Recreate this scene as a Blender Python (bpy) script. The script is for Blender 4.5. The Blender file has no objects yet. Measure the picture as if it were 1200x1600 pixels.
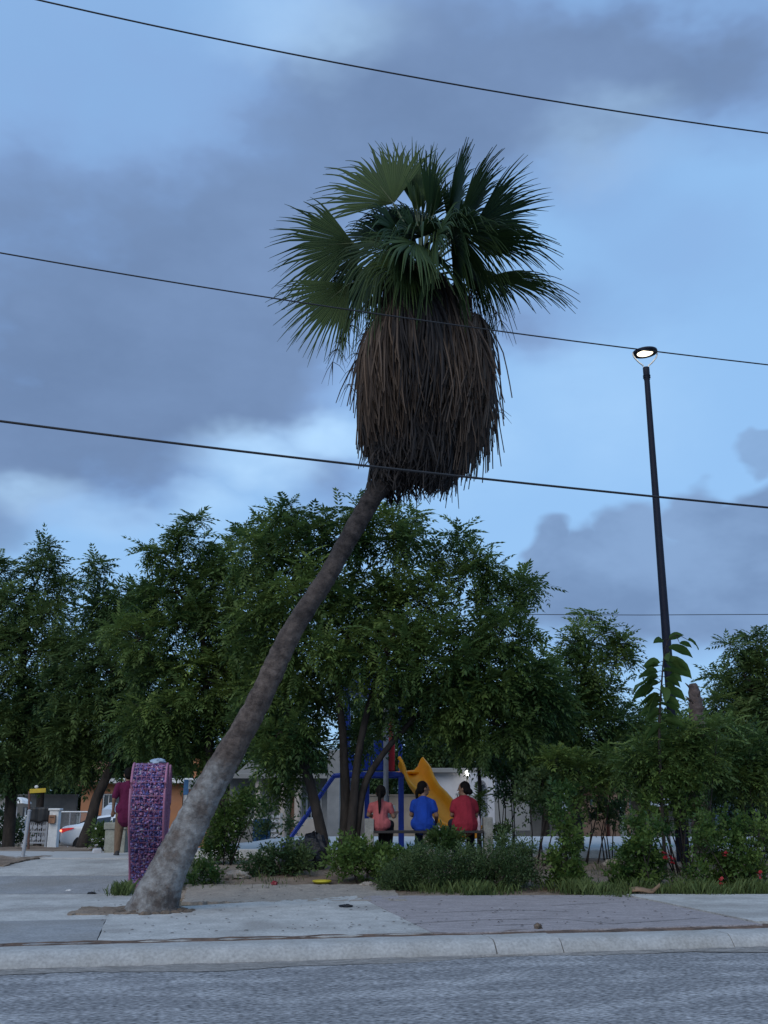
import bpy, bmesh, math, random
import numpy as np
from math import sin, cos, pi, radians, atan, atan2, sqrt
from mathutils import Vector, Matrix

S = bpy.context.scene
COL = S.collection
random.seed(7)
RNG = np.random.default_rng(7)

# ------------------------------------------------------------------ camera
CAM_H = 1.45
PITCH = atan(462 / 1600)
cam_d = bpy.data.cameras.new('camera')
cam_d.sensor_width = 36.0
cam_d.lens = 36.0
cam_d.clip_start = 0.05
cam_d.clip_end = 3000
cam = bpy.data.objects.new('camera', cam_d)
COL.objects.link(cam)
cam.location = (0, 0, CAM_H)
cam.rotation_euler = (pi / 2 + PITCH, 0, 0)
S.camera = cam

S.view_settings.view_transform = 'Standard'
S.view_settings.look = 'None'
S.view_settings.gamma = 1.0
S.view_settings.use_curve_mapping = False
S.view_settings.exposure = 0.0
S.cycles.max_bounces = 5
S.cycles.diffuse_bounces = 3
S.cycles.glossy_bounces = 2
S.cycles.transmission_bounces = 3
S.cycles.transparent_max_bounces = 4


# pixel of the 1200x1600 photograph -> world (used to measure places in the photograph)
def ray(px, py):
    x = (px - 600) / 1600.0
    y = -(py - 800) / 1600.0
    return Vector((x, cos(PITCH) - y * sin(PITCH), sin(PITCH) + y * cos(PITCH)))


def P(px, py, Y):
    r = ray(px, py)
    return Vector((0, 0, CAM_H)) + r * (Y / r.y)


def depth(p):
    return p.y * cos(PITCH) + (p.z - CAM_H) * sin(PITCH)


# ------------------------------------------------------------------ sky
SUN_EL, SUN_AZ = 38.0, 205.0        # degrees; azimuth clockwise from +Y: behind the camera, a little left
w = bpy.data.worlds.new('World')
S.world = w
w.use_nodes = True
nt = w.node_tree
N, L = nt.nodes, nt.links
N.clear()


def nd(t, **k):
    n = N.new(t)
    for a, b in k.items():
        setattr(n, a, b)
    return n


def vmath(op, a, b=None, c=None):
    n = nd('ShaderNodeVectorMath', operation=op)
    for i, s in enumerate((a, b, c)):
        if s is None:
            continue
        if isinstance(s, (tuple, list, Vector)):
            n.inputs[i].default_value = tuple(s)
        else:
            L.new(s, n.inputs[i])
    return n.outputs['Value'] if op in ('LENGTH', 'DOT_PRODUCT') else n.outputs[0]


def fmath(op, a, b=None, clamp=False):
    n = nd('ShaderNodeMath', operation=op, use_clamp=clamp)
    for i, s in enumerate((a, b)):
        if s is None:
            continue
        if isinstance(s, (int, float)):
            n.inputs[i].default_value = s
        else:
            L.new(s, n.inputs[i])
    return n.outputs[0]


def mapr(v, a, b, c, d, smooth=True):
    n = nd('ShaderNodeMapRange', interpolation_type='SMOOTHSTEP' if smooth else 'LINEAR')
    L.new(v, n.inputs[0])
    for i, x in enumerate((a, b, c, d)):
        n.inputs[1 + i].default_value = x
    return n.outputs[0]


def noise(vec, scale, detail=6, rough=0.55):
    n = nd('ShaderNodeTexNoise')
    L.new(vec, n.inputs['Vector'])
    n.inputs['Scale'].default_value = scale
    n.inputs['Detail'].default_value = detail
    n.inputs['Roughness'].default_value = rough
    return n


def mixc(f, a, b):
    n = nd('ShaderNodeMix', data_type='RGBA')
    if isinstance(f, (int, float)):
        n.inputs[0].default_value = f
    else:
        L.new(f, n.inputs[0])
    for i, s in ((6, a), (7, b)):
        if isinstance(s, tuple):
            n.inputs[i].default_value = (*s, 1)
        else:
            L.new(s, n.inputs[i])
    return n.outputs[2]


sky = nd('ShaderNodeTexSky', sky_type='NISHITA')
sky.sun_disc = False
sky.sun_elevation = radians(SUN_EL)
sky.sun_rotation = radians(SUN_AZ)
sky.air_density = 1.0
sky.dust_density = 0.6
sky.ozone_density = 2.0
dirv = nd('ShaderNodeTexCoord').outputs['Generated']
flat = vmath('MULTIPLY', dirv, (1, 1, 1.7))
w1 = noise(flat, 2.6, 2, 0.55)
w2 = noise(flat, 11.0, 3, 0.6)
warp = vmath('SUBTRACT', w1.outputs['Color'], (0.5, 0.5, 0.5))
warp2 = vmath('SUBTRACT', w2.outputs['Color'], (0.5, 0.5, 0.5))
wd = vmath('ADD', vmath('MULTIPLY_ADD', warp, (0.17, 0.17, 0.17), dirv), vmath('MULTIPLY', warp2, (0.07, 0.07, 0.07)))
wd_s = vmath('ADD', vmath('MULTIPLY_ADD', warp, (0.03, 0.03, 0.03), dirv), vmath('MULTIPLY', warp2, (0.062, 0.062, 0.062)))


def cloud(px, py, rx, ry, wgt, inner=0.15, vec=None, outer=1.35):
    c = ray(px, py).normalized()
    d = vmath('SUBTRACT', vec if vec is not None else wd, c)
    d = vmath('MULTIPLY', d, (1600 / rx, 3.0, 1600 / ry))
    return mapr(vmath('LENGTH', d), inner, outer, wgt, 0.0)


# banks of grey cloud seen in the photograph
SOFT = [(120, 470, 420, 170, .85), (60, 640, 420, 110, .75), (360, 600, 300, 120, .6), (420, 420, 170, 150, .45),
        (820, 130, 330, 150, .75), (1150, 60, 260, 110, .7), (640, 290, 200, 130, .55), (850, 545, 130, 70, .55),
        (220, 150, 420, 200, .38), (560, 120, 200, 160, .12), (120, 745, 240, 60, .55), (520, 760, 90, 50, .6), (1060, 420, 160, 90, .22), (950, 300, 110, 60, .2),
        (1040, 960, 400, 70, .35)]
acc = None
for b in SOFT:
    o = cloud(*b)
    acc = o if acc is None else fmath('ADD', acc, o)
# cumulus heads low on the right, crisper edges
cum = None
for b in [(850, 872, 42, 45, 1), (905, 878, 46, 42, 1), (985, 862, 62, 55, 1), (1085, 812, 52, 48, 1), (1150, 845, 80, 60, 1), (1040, 925, 220, 68, 1), (1230, 800, 70, 60, 1),
          (870, 925, 90, 50, .9), (1190, 700, 34, 22, .7), (1300, 860, 140, 90, 1), (1500, 840, 160, 110, 1), (-200, 800, 180, 70, .8)]:
    o = cloud(*b, inner=0.80, vec=wd_s, outer=1.28)
    cum = o if cum is None else fmath('MAXIMUM', cum, o)
fine = noise(flat, 5.0, 5, 0.6).outputs['Fac']
big = noise(vmath('ADD', flat, (3.1, 1.7, 0.4)), 1.7, 2, 0.5).outputs['Fac']
generic = mapr(big, 0.42, 0.72, 0.0, 0.55)
# the same kind of cloud goes on over the rest of the sky, outside the measured banks
front = mapr(vmath('DOT_PRODUCT', dirv, tuple(ray(600, 500).normalized())), 0.80, 0.93, 1.0, 0.12)
dens = fmath('ADD', acc, fmath('MULTIPLY', generic, front))
dens = fmath('MULTIPLY', dens, mapr(fine, 0.28, 0.68, 0.50, 1.32, False), True)
skyc = nd('ShaderNodeVectorMath', operation='MULTIPLY')
L.new(sky.outputs[0], skyc.inputs[0])
skyc.inputs[1].default_value = (0.115, 0.125, 0.115)
elev = nd('ShaderNodeSeparateXYZ')
L.new(dirv, elev.inputs[0])
# thin high haze evens the clear sky out to a pale evening blue
clear = mixc(0.80, skyc.outputs[0], (0.330, 0.595, 0.990))
cl_light = mixc(mapr(fine, 0.3, 0.75, 0, 1, False), (0.200, 0.340, 0.620), (0.262, 0.425, 0.745))
cl_dark = mixc(mapr(fine, 0.3, 0.75, 0, 1, False), (0.150, 0.236, 0.415), (0.196, 0.305, 0.525))
cl = mixc(mapr(dens, 0.35, 0.95, 0, 1), cl_light, cl_dark)
col1 = mixc(mapr(dens, 0.0, 0.62, 0, 1, False), clear, cl)
cumc = mixc(mapr(fine, 0.35, 0.65, 0, 1), (0.170, 0.270, 0.470), (0.240, 0.375, 0.620))
# pale breaks where the cloud thins
brk = None
for b in [(400, 718, 120, 48, 1.0), (520, 695, 110, 42, .8), (330, 790, 80, 45, .8), (60, 775, 150, 40, .6), (170, 800, 120, 36, .5), (740, 700, 150, 90, .35), (480, 40, 150, 60, .45), (960, 220, 120, 60, .4), (940, 640, 160, 120, .3)]:
    o = cloud(*b, vec=wd_s)
    brk = o if brk is None else fmath('MAXIMUM', brk, o)
brk = fmath('MULTIPLY', brk, mapr(fine, 0.3, 0.65, 0.35, 1.15, False), True)
col1b = mixc(brk, col1, (0.48, 0.74, 1.05))
col2 = mixc(fmath('MULTIPLY', cum, 0.92), col1b, cumc)
bg = nd('ShaderNodeBackground')
L.new(col2, bg.inputs[0])
bg.inputs[1].default_value = 1.0
w.cycles.sampling_method = 'MANUAL'
w.cycles.sample_map_resolution = 256
out = nd('ShaderNodeOutputWorld')
L.new(bg.outputs[0], out.inputs[0])

sun_d = bpy.data.lights.new('sun', 'SUN')
sun_d.energy = 1.5
sun_d.angle = radians(50)
sun_d.color = (1.0, 0.90, 0.76)
sun = bpy.data.objects.new('sun', sun_d)
COL.objects.link(sun)
a, e = radians(SUN_AZ), radians(SUN_EL)
sdir = Vector((sin(a) * cos(e), cos(a) * cos(e), sin(e)))
sun.rotation_euler = (-sdir).to_track_quat('-Z', 'Y').to_euler()


# ------------------------------------------------------------------ helpers
def tag(o, label=None, cat=None, group=None, kind=None):
    if label:
        o['label'] = label
    if cat:
        o['category'] = cat
    if group:
        o['group'] = group
    if kind:
        o['kind'] = kind
    return o


def thing(name, label, cat, loc=(0, 0, 0), rz=0.0, group=None):
    o = bpy.data.objects.new(name, None)
    COL.objects.link(o)
    o.location = loc
    o.rotation_euler = (0, 0, rz)
    o.empty_display_size = 0.2
    return tag(o, label, cat, group)


def copy_tree(o, parent=None):
    c = o.copy()
    COL.objects.link(c)
    c.parent = parent
    for ch in list(o.children):
        copy_tree(ch, c)
    return c


def origin_of(o):
    p = Vector((0, 0, 0))
    while o is not None:
        p = p + Vector(o.location)
        o = o.parent
    return p


def frame(d, up=(0, 0, 1)):
    d = Vector(d).normalized()
    u = Vector(up)
    if abs(d.dot(u)) > 0.97:
        u = Vector((1, 0, 0))
    s = d.cross(u).normalized()
    return d, s, s.cross(d)


class MB:
    def __init__(self):
        self.v = []
        self.f = []

    def add(self, vs, fs):
        k = len(self.v)
        self.v += [tuple(p) for p in vs]
        self.f += [tuple(i + k for i in q) for q in fs]
        return self

    def box(self, c, s, rz=0.0, R=None, top=1.0):
        M_ = R if R is not None else Matrix.Rotation(rz, 3, 'Z')
        vs = []
        for z in (-1, 1):
            t = top if z > 0 else 1.0
            for x, y in ((-1, -1), (1, -1), (1, 1), (-1, 1)):
                vs.append(Vector(c) + M_ @ Vector((x * s[0] / 2 * t, y * s[1] / 2 * t, z * s[2] / 2)))
        return self.add(vs, [(3, 2, 1, 0), (4, 5, 6, 7), (0, 1, 5, 4), (1, 2, 6, 5), (2, 3, 7, 6), (3, 0, 4, 7)])

    def bar(self, a, b, wd_, ht=None, up=(0, 0, 1)):
        a, b = Vector(a), Vector(b)
        d, s, u = frame(b - a, up)
        ht = ht or wd_
        R = Matrix((d, s, u)).transposed()
        return self.box((a + b) / 2, ((b - a).length, wd_, ht), R=R)

    def tube(self, path, r, n=8, cap=True, wob=0.0):
        path = [Vector(p) for p in path]
        m = len(path)
        rs = r if isinstance(r, (list, tuple)) else [r] * m
        vs, fs = [], []
        up = Vector((0, 0, 1))
        tot = path[-1] - path[0]
        if tot.length > 1e-6 and abs(tot.z) / tot.length > .6:
            up = Vector((0, 1, 0))
        for i, p in enumerate(path):
            d = path[min(i + 1, m - 1)] - path[max(i - 1, 0)]
            d, s, u = frame(d, up)
            for k in range(n):
                t = 2 * pi * k / n
                rr = rs[i] * (1 + (random.uniform(-wob, wob) if wob else 0))
                vs.append(p + s * cos(t) * rr + u * sin(t) * rr)
        for i in range(m - 1):
            for k in range(n):
                k2 = (k + 1) % n
                fs.append((i * n + k, i * n + k2, (i + 1) * n + k2, (i + 1) * n + k))
        if cap:
            fs.append(tuple(reversed(range(n))))
            fs.append(tuple(range((m - 1) * n, m * n)))
        return self.add(vs, fs)

    def lathe(self, prof, c=(0, 0, 0), n=24, R=None):
        vs, fs = [], []
        m = len(prof)
        for r, z in prof:
            for k in range(n):
                t = 2 * pi * k / n
                p = Vector((r * cos(t), r * sin(t), z))
                vs.append(Vector(c) + (R @ p if R is not None else p))
        for i in range(m - 1):
            for k in range(n):
                k2 = (k + 1) % n
                fs.append((i * n + k, i * n + k2, (i + 1) * n + k2, (i + 1) * n + k))
        fs.append(tuple(reversed(range(n))))
        fs.append(tuple(range((m - 1) * n, m * n)))
        return self.add(vs, fs)

    def ell(self, c, r, R=None, n=14, m=9):
        prof = []
        vs, fs = [], []
        for i in range(m + 1):
            ph = -pi / 2 + pi * (i + (0.02 if i == 0 else (-0.02 if i == m else 0))) / m
            for k in range(n):
                t = 2 * pi * k / n
                p = Vector((r[0] * cos(ph) * cos(t), r[1] * cos(ph) * sin(t), r[2] * sin(ph)))
                vs.append(Vector(c) + (R @ p if R is not None else p))
        for i in range(m):
            for k in range(n):
                k2 = (k + 1) % n
                fs.append((i * n + k, i * n + k2, (i + 1) * n + k2, (i + 1) * n + k))
        fs.append(tuple(reversed(range(n))))
        fs.append(tuple(range(m * n, m * n + n)))
        return self.add(vs, fs)

    def cap(self, a, b, ra, rb, n=12):
        """tapered capsule"""
        a, b = Vector(a), Vector(b)
        d, s, u = frame(b - a)
        pts, rr = [], []
        for t in (-90, -60, -30):
            pts.append(a + d * ra * sin(radians(t)))
            rr.append(max(ra * cos(radians(t)), ra * 0.05))
        pts += [a, b]
        rr += [ra, rb]
        for t in (30, 60, 90):
            pts.append(b + d * rb * sin(radians(t)))
            rr.append(max(rb * cos(radians(t)), rb * 0.05))
        k0 = len(self.v)
        vs, fs = [], []
        for p, r in zip(pts, rr):
            for k in range(n):
                t = 2 * pi * k / n
                vs.append(p + s * cos(t) * r + u * sin(t) * r)
        for i in range(len(pts) - 1):
            for k in range(n):
                k2 = (k + 1) % n
                fs.append((i * n + k, i * n + k2, (i + 1) * n + k2, (i + 1) * n + k))
        fs.append(tuple(reversed(range(n))))
        fs.append(tuple(range((len(pts) - 1) * n, len(pts) * n)))
        return self.add(vs, fs)

    def chain(self, pts, rs):
        for i in range(len(pts) - 1):
            self.cap(pts[i], pts[i + 1], rs[i], rs[i + 1])
        return self

    def rings(self, rings, closed=True, caps=True):
        n = len(rings[0])
        vs = [p for r in rings for p in r]
        fs = []
        for i in range(len(rings) - 1):
            for k in range(n if closed else n - 1):
                k2 = (k + 1) % n
                fs.append((i * n + k, i * n + k2, (i + 1) * n + k2, (i + 1) * n + k))
        if caps and closed:
            fs.append(tuple(reversed(range(n))))
            fs.append(tuple(range((len(rings) - 1) * n, len(rings) * n)))
        return self.add(vs, fs)

    def prism(self, pts, axis, t0, t1):
        """outline pts (a,b) extruded along axis: 'x' -> (t,a,b), 'y' -> (a,t,b), 'z' -> (a,b,t)"""
        def m(p, t):
            return {'x': (t, p[0], p[1]), 'y': (p[0], t, p[1]), 'z': (p[0], p[1], t)}[axis]
        n = len(pts)
        vs = [m(p, t0) for p in pts] + [m(p, t1) for p in pts]
        fs = [tuple(reversed(range(n))), tuple(range(n, 2 * n))]
        for k in range(n):
            k2 = (k + 1) % n
            fs.append((k, k2, n + k2, n + k))
        return self.add(vs, fs)

    def build(self, name, mat, parent=None, local=False, smooth=True, angle=40, bevel=0.0, kind=None, label=None, seg=2):
        off = Vector((0, 0, 0))
        if parent is not None and not local:
            off = origin_of(parent)
        me = bpy.data.meshes.new(name)
        me.from_pydata([(p[0] - off.x, p[1] - off.y, p[2] - off.z) for p in self.v], [], self.f)
        bm = bmesh.new()
        bm.from_mesh(me)
        bmesh.ops.recalc_face_normals(bm, faces=bm.faces[:])
        bm.to_mesh(me)
        bm.free()
        if smooth:
            me.shade_smooth()
            me.set_sharp_from_angle(angle=radians(angle))
        me.materials.append(mat)
        o = bpy.data.objects.new(name, me)
        COL.objects.link(o)
        if parent is not None:
            o.parent = parent
        if bevel:
            b = o.modifiers.new('bevel', 'BEVEL')
            b.width = bevel
            b.segments = seg
            b.limit_method = 'ANGLE'
        if kind:
            o['kind'] = kind
        if label:
            o['label'] = label
        return o


def np_mesh(name, V, F, mat, parent=None, var=None, kind=None):
    """fast mesh from arrays of quads or triangles (world coordinates)"""
    off = origin_of(parent) if parent is not None else Vector((0, 0, 0))
    V = np.asarray(V, np.float32).reshape(-1, 3) - np.array(off, np.float32)
    F = np.asarray(F, np.int32)
    me = bpy.data.meshes.new(name)
    me.vertices.add(len(V))
    me.vertices.foreach_set('co', V.ravel())
    me.loops.add(F.size)
    me.loops.foreach_set('vertex_index', F.ravel())
    me.polygons.add(len(F))
    me.polygons.foreach_set('loop_start', np.arange(0, F.size, F.shape[1], dtype=np.int32))
    me.update(calc_edges=True)
    if var is not None:
        at = me.attributes.new('var', 'FLOAT', 'POINT')
        at.data.foreach_set('value', np.asarray(var, np.float32))
    me.materials.append(mat)
    o = bpy.data.objects.new(name, me)
    COL.objects.link(o)
    if parent is not None:
        o.parent = parent
    if kind:
        o['kind'] = kind
    return o


# ------------------------------------------------------------------ materials
def new_mat(name):
    m = bpy.data.materials.new(name)
    m.use_nodes = True
    t = m.node_tree
    return m, t, t.nodes['Principled BSDF']


def M(name, c1, c2=None, scale=6.0, rough=0.8, bump=0.15, metallic=0.0, spec=0.3, detail=8, speck_scale=34, stretch=(1, 1, 1), lo=0.35, hi=0.65, speck=0.0, c3=None, scale3=0.8, bscale=None, bdist=0.01):
    m, t, b = new_mat(name)
    b.inputs['Roughness'].default_value = rough
    b.inputs['Metallic'].default_value = metallic
    b.inputs['Specular IOR Level'].default_value = spec
    tc = t.nodes.new('ShaderNodeTexCoord')
    mp = t.nodes.new('ShaderNodeMapping')
    mp.inputs['Scale'].default_value = stretch
    t.links.new(tc.outputs['Object'], mp.inputs[0])
    c2 = c2 or tuple(x * 0.75 for x in c1)
    n = t.nodes.new('ShaderNodeTexNoise')
    n.inputs['Scale'].default_value = scale
    n.inputs['Detail'].default_value = detail
    n.inputs['Roughness'].default_value = 0.62
    t.links.new(mp.outputs[0], n.inputs['Vector'])
    r = t.nodes.new('ShaderNodeValToRGB')
    r.color_ramp.elements[0].position = lo
    r.color_ramp.elements[1].position = hi
    r.color_ramp.elements[0].color = (*c2, 1)
    r.color_ramp.elements[1].color = (*c1, 1)
    t.links.new(n.outputs['Fac'], r.inputs[0])
    colr = r.outputs[0]
    if c3 is not None:
        n3 = t.nodes.new('ShaderNodeTexNoise')
        n3.inputs['Scale'].default_value = scale3
        n3.inputs['Detail'].default_value = 5
        t.links.new(mp.outputs[0], n3.inputs['Vector'])
        r3 = t.nodes.new('ShaderNodeValToRGB')
        r3.color_ramp.elements[0].position = 0.48
        r3.color_ramp.elements[1].position = 0.66
        t.links.new(n3.outputs['Fac'], r3.inputs[0])
        mx = t.nodes.new('ShaderNodeMix')
        mx.data_type = 'RGBA'
        t.links.new(r3.outputs[0], mx.inputs[0])
        t.links.new(colr, mx.inputs[6])
        mx.inputs[7].default_value = (*c3, 1)
        colr = mx.outputs[2]
    if speck:
        ns = t.nodes.new('ShaderNodeTexNoise')
        ns.inputs['Scale'].default_value = speck_scale
        ns.inputs['Detail'].default_value = 3
        t.links.new(mp.outputs[0], ns.inputs['Vector'])
        mr = t.nodes.new('ShaderNodeMapRange')
        mr.inputs[1].default_value = 0.3
        mr.inputs[2].default_value = 0.7
        mr.inputs[3].default_value = 1 - speck
        mr.inputs[4].default_value = 1 + speck
        t.links.new(ns.outputs['Fac'], mr.inputs[0])
        vm = t.nodes.new('ShaderNodeVectorMath')
        vm.operation = 'SCALE'
        t.links.new(colr, vm.inputs[0])
        t.links.new(mr.outputs[0], vm.inputs['Scale'])
        colr = vm.outputs[0]
    t.links.new(colr, b.inputs['Base Color'])
    if bump:
        nb = n
        if bscale:
            nb = t.nodes.new('ShaderNodeTexNoise')
            nb.inputs['Scale'].default_value = bscale
            nb.inputs['Detail'].default_value = 6
            t.links.new(mp.outputs[0], nb.inputs['Vector'])
        bp = t.nodes.new('ShaderNodeBump')
        bp.inputs['Strength'].default_value = bump
        bp.inputs['Distance'].default_value = bdist
        t.links.new(nb.outputs['Fac'], bp.inputs['Height'])
        t.links.new(bp.outputs[0], b.inputs['Normal'])
    return m


def leaf_mat(name, dark, light, trans=0.25, rough=0.5):
    """leaf: colour varies leaf by leaf through the mesh attribute var"""
    m, t, b = new_mat(name)
    at = t.nodes.new('ShaderNodeAttribute')
    at.attribute_name = 'var'
    r = t.nodes.new('ShaderNodeValToRGB')
    r.color_ramp.elements[0].color = (*dark, 1)
    r.color_ramp.elements[1].color = (*light, 1)
    t.links.new(at.outputs['Fac'], r.inputs[0])
    t.links.new(r.outputs[0], b.inputs['Base Color'])
    b.inputs['Roughness'].default_value = rough
    b.inputs['Specular IOR Level'].default_value = 0.22
    tr = t.nodes.new('ShaderNodeBsdfTranslucent')
    t.links.new(r.outputs[0], tr.inputs[0])
    mx = t.nodes.new('ShaderNodeMixShader')
    mx.inputs[0].default_value = trans
    t.links.new(b.outputs[0], mx.inputs[1])
    t.links.new(tr.outputs[0], mx.inputs[2])
    t.links.new(mx.outputs[0], t.nodes['Material Output'].inputs[0])
    return m


def emit_mat(name, col, k):
    m, t, b = new_mat(name)
    b.inputs['Base Color'].default_value = (*col, 1)
    b.inputs['Emission Color'].default_value = (*col, 1)
    b.inputs['Emission Strength'].default_value = k
    return m


TH = radians(12.0)                       # the road runs off to the right and away
U = Vector((cos(TH), sin(TH), 0))
Vv = Vector((-sin(TH), cos(TH), 0))
V0 = 10.72                               # kerb base, measured across the road


def uv(u, v, z=0.0):
    p = U * u + Vv * v
    return Vector((p.x, p.y, z))


def sst(a, b, x):
    t = min(1, max(0, (x - a) / (b - a)))
    return t * t * (3 - 2 * t)


def gz(x, y):
    """height of the ground"""
    v = -sin(TH) * x + cos(TH) * y
    if v < V0 + 0.3:
        return 0.0
    return 0.15 + 0.04 * min(1, max(0, (y - 11) / 4)) + 0.31 * sst(15.5, 20.5, y) - 0.75 * (sst(26, 38, y) * (1 - sst(-5.0, -3.2, x)) + sst(34, 41, y) * sst(-5.0, -3.2, x))


def G(px, py):
    """pixel -> point on the ground"""
    r = ray(px, py)
    t = 8.0
    o = Vector((0, 0, CAM_H))
    lo, hi = 2.0, 200.0
    prev = lo
    while prev < hi:
        p = o + r * prev
        if p.z <= gz(p.x, p.y):
            break
        prev += 0.05
    p = o + r * prev
    return Vector((p.x, p.y, gz(p.x, p.y)))


def drape(name, quad, mat, parent=None, lift=0.008, nx=12, ny=12, thick=0.05, kind=None, jitter=0.0, z=None, label=None):
    """a slab or sheet laid over the ground between four corners (a,b near, c,d far)"""
    a_, b_, c_, d_ = [Vector((q[0], q[1], 0)) for q in quad]
    mb = MB()
    vs, fs = [], []
    for j in range(ny + 1):
        for i in range(nx + 1):
            s, t = i / nx, j / ny
            p = (a_ * (1 - s) + b_ * s) * (1 - t) + (d_ * (1 - s) + c_ * s) * t
            if jitter and (i in (0, nx) or j in (0, ny)):
                p += Vector((random.uniform(-jitter, jitter), random.uniform(-jitter, jitter), 0))
            vs.append((p.x, p.y, (gz(p.x, p.y) if z is None else z) + lift))
    for j in range(ny):
        for i in range(nx):
            k = j * (nx + 1) + i
            fs.append((k, k + 1, k + nx + 2, k + nx + 1))
    if thick:
        loop = [i for i in range(nx + 1)] + [(j + 1) * (nx + 1) - 1 for j in range(1, ny + 1)] \
            + [ny * (nx + 1) + i for i in range(nx - 1, -1, -1)] + [j * (nx + 1) for j in range(ny - 1, 0, -1)]
        k0 = len(vs)
        for i in loop:
            vs.append((vs[i][0], vs[i][1], vs[i][2] - thick))
        for q in range(len(loop)):
            q2 = (q + 1) % len(loop)
            fs.append((loop[q], k0 + q, k0 + q2, loop[q2]))
    mb.add(vs, fs)
    return mb.build(name, mat, parent, kind=kind, label=label, angle=30)
# ------------------------------------------------------------------ ground, road, pavements
m_asph = M('worn_asphalt', (0.265, 0.26, 0.265), (0.150, 0.150, 0.157), scale=7.0, rough=0.92, bump=0.5, stretch=(1.0, 2.0, 1), lo=0.36, hi=0.68, speck=0.75, speck_scale=20, c3=(0.31, 0.305, 0.31), scale3=1.1, bscale=24, bdist=0.02)
m_dirt = M('dry_earth', (0.23, 0.17, 0.125), (0.12, 0.088, 0.066), scale=3, rough=0.95, bump=0.5, speck=0.25, c3=(0.30, 0.24, 0.19), scale3=0.5, bscale=25)
m_sand = M('spilt_sand', (0.33, 0.28, 0.235), (0.25, 0.215, 0.185), scale=5, rough=0.95, bump=0.3, speck=0.2, bscale=30)
m_conc_l = M('pale_concrete', (0.455, 0.44, 0.42), (0.345, 0.335, 0.32), scale=4, rough=0.9, bump=0.25, speck=0.2, c3=(0.29, 0.275, 0.26), scale3=1.1, bscale=30)
m_conc_m = M('grey_concrete', (0.29, 0.29, 0.295), (0.225, 0.225, 0.23), scale=4, rough=0.9, bump=0.25, speck=0.2, c3=(0.23, 0.22, 0.21), scale3=0.9, bscale=30)
m_conc_p = M('pink_grey_concrete', (0.335, 0.295, 0.295), (0.235, 0.208, 0.212), scale=5, rough=0.92, bump=0.35, speck=0.28, c3=(0.25, 0.22, 0.22), scale3=1.3, stretch=(1, 2.5, 1), bscale=30)
m_kerb = M('kerb_concrete', (0.385, 0.378, 0.368), (0.31, 0.304, 0.296), scale=6, rough=0.88, bump=0.35, speck=0.16, c3=(0.30, 0.29, 0.275), scale3=2.4, bscale=26)
m_court = M('court_concrete', (0.47, 0.46, 0.45), (0.38, 0.375, 0.37), scale=2, rough=0.9, bump=0.1, speck=0.1)
m_blue_band = M('faded_blue_paint', (0.115, 0.145, 0.235), (0.085, 0.105, 0.17), scale=3, rough=0.85, bump=0.1, speck=0.15)
m_street = M('street_asphalt', (0.12, 0.12, 0.125), (0.085, 0.085, 0.09), scale=1.5, rough=0.9, bump=0.1)
m_land = M('dry_land', (0.15, 0.125, 0.095), (0.09, 0.085, 0.06), scale=0.6, rough=0.95, bump=0.3, c3=(0.08, 0.09, 0.05), scale3=0.2)

# one sheet of ground out to the horizon
xs = sorted(set([-1500, -600, -250, -120, -70, -45] + [round(-32 + i * 0.8, 3) for i in range(81)] + [45, 70, 120, 250, 600, 1500]))
ys = sorted(set([-60, -20, 0, 6] + [round(9 + i * 0.35, 3) for i in range(100)] + [46, 52, 60, 80, 120, 250, 600, 1500]))
vs = [(x, y, gz(x, y) - 0.035 + (random.uniform(-0.012, 0.012) if abs(x) < 40 and 12 < y < 44 else 0)) for y in ys for x in xs]
nx = len(xs)
fs = [(j * nx + i, j * nx + i + 1, (j + 1) * nx + i + 1, (j + 1) * nx + i) for j in range(len(ys) - 1) for i in range(nx - 1)]
o = MB().add(vs, fs).build('ground', m_land, angle=180)
tag(o, kind='structure')


def strip_uv(name, u0, u1, v0, v1, z, mat, nu=40, nv=20, amp=0.0):
    vs, fs = [], []
    for j in range(nv + 1):
        for i in range(nu + 1):
            p = uv(u0 + (u1 - u0) * i / nu, v0 + (v1 - v0) * j / nv, z)
            vs.append((p.x, p.y, z + (random.uniform(-amp, amp) if amp else 0)))
    for j in range(nv):
        for i in range(nu):
            k = j * (nu + 1) + i
            fs.append((k, k + 1, k + nu + 2, k + nu + 1))
    # mesh kept in road-aligned local coordinates so the wear runs along the road
    loc = [(q[0] * cos(TH) + q[1] * sin(TH), -q[0] * sin(TH) + q[1] * cos(TH), q[2]) for q in vs]
    o = MB().add(loc, fs).build(name, mat, angle=60)
    o.rotation_euler = (0, 0, TH)
    return o


tag(strip_uv('road', -120, 120, -14, V0 + 0.02, 0.0, m_asph, 200, 30, 0.004), kind='structure')
# grit washed against the kerb
m_grit = M('gutter_grit', (0.28, 0.26, 0.245), (0.15, 0.14, 0.13), scale=5, rough=0.95, bump=0.5, speck=0.3, stretch=(1, 3, 1), bscale=40)
vs, fs = [], []
nu = 220
for i in range(nu + 1):
    u_ = -11 + 24 * i / nu
    wv = 0.20 + 0.13 * sin(u_ * 0.9 + 1) + 0.06 * sin(u_ * 3.1) + random.uniform(-0.03, 0.03)
    vs += [(u_, V0 - max(0.03, wv), 0.006), (u_, V0 - 0.02, 0.022 + random.uniform(-0.006, 0.006)), (u_, V0 + 0.03, 0.024)]
for i in range(nu):
    for q in range(2):
        k = i * 3 + q
        fs.append((k, k + 3, k + 4, k + 1))
o = MB().add(vs, fs).build('gutter_grit', m_grit, angle=180)
o.rotation_euler = (0, 0, TH)
tag(o, kind='structure')

# kerb: cast stones, each a piece of its own
kerb = bpy.data.objects.new('kerb', None)
COL.objects.link(kerb)
tag(kerb, kind='structure')
kerb.rotation_euler = (0, 0, TH)


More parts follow.
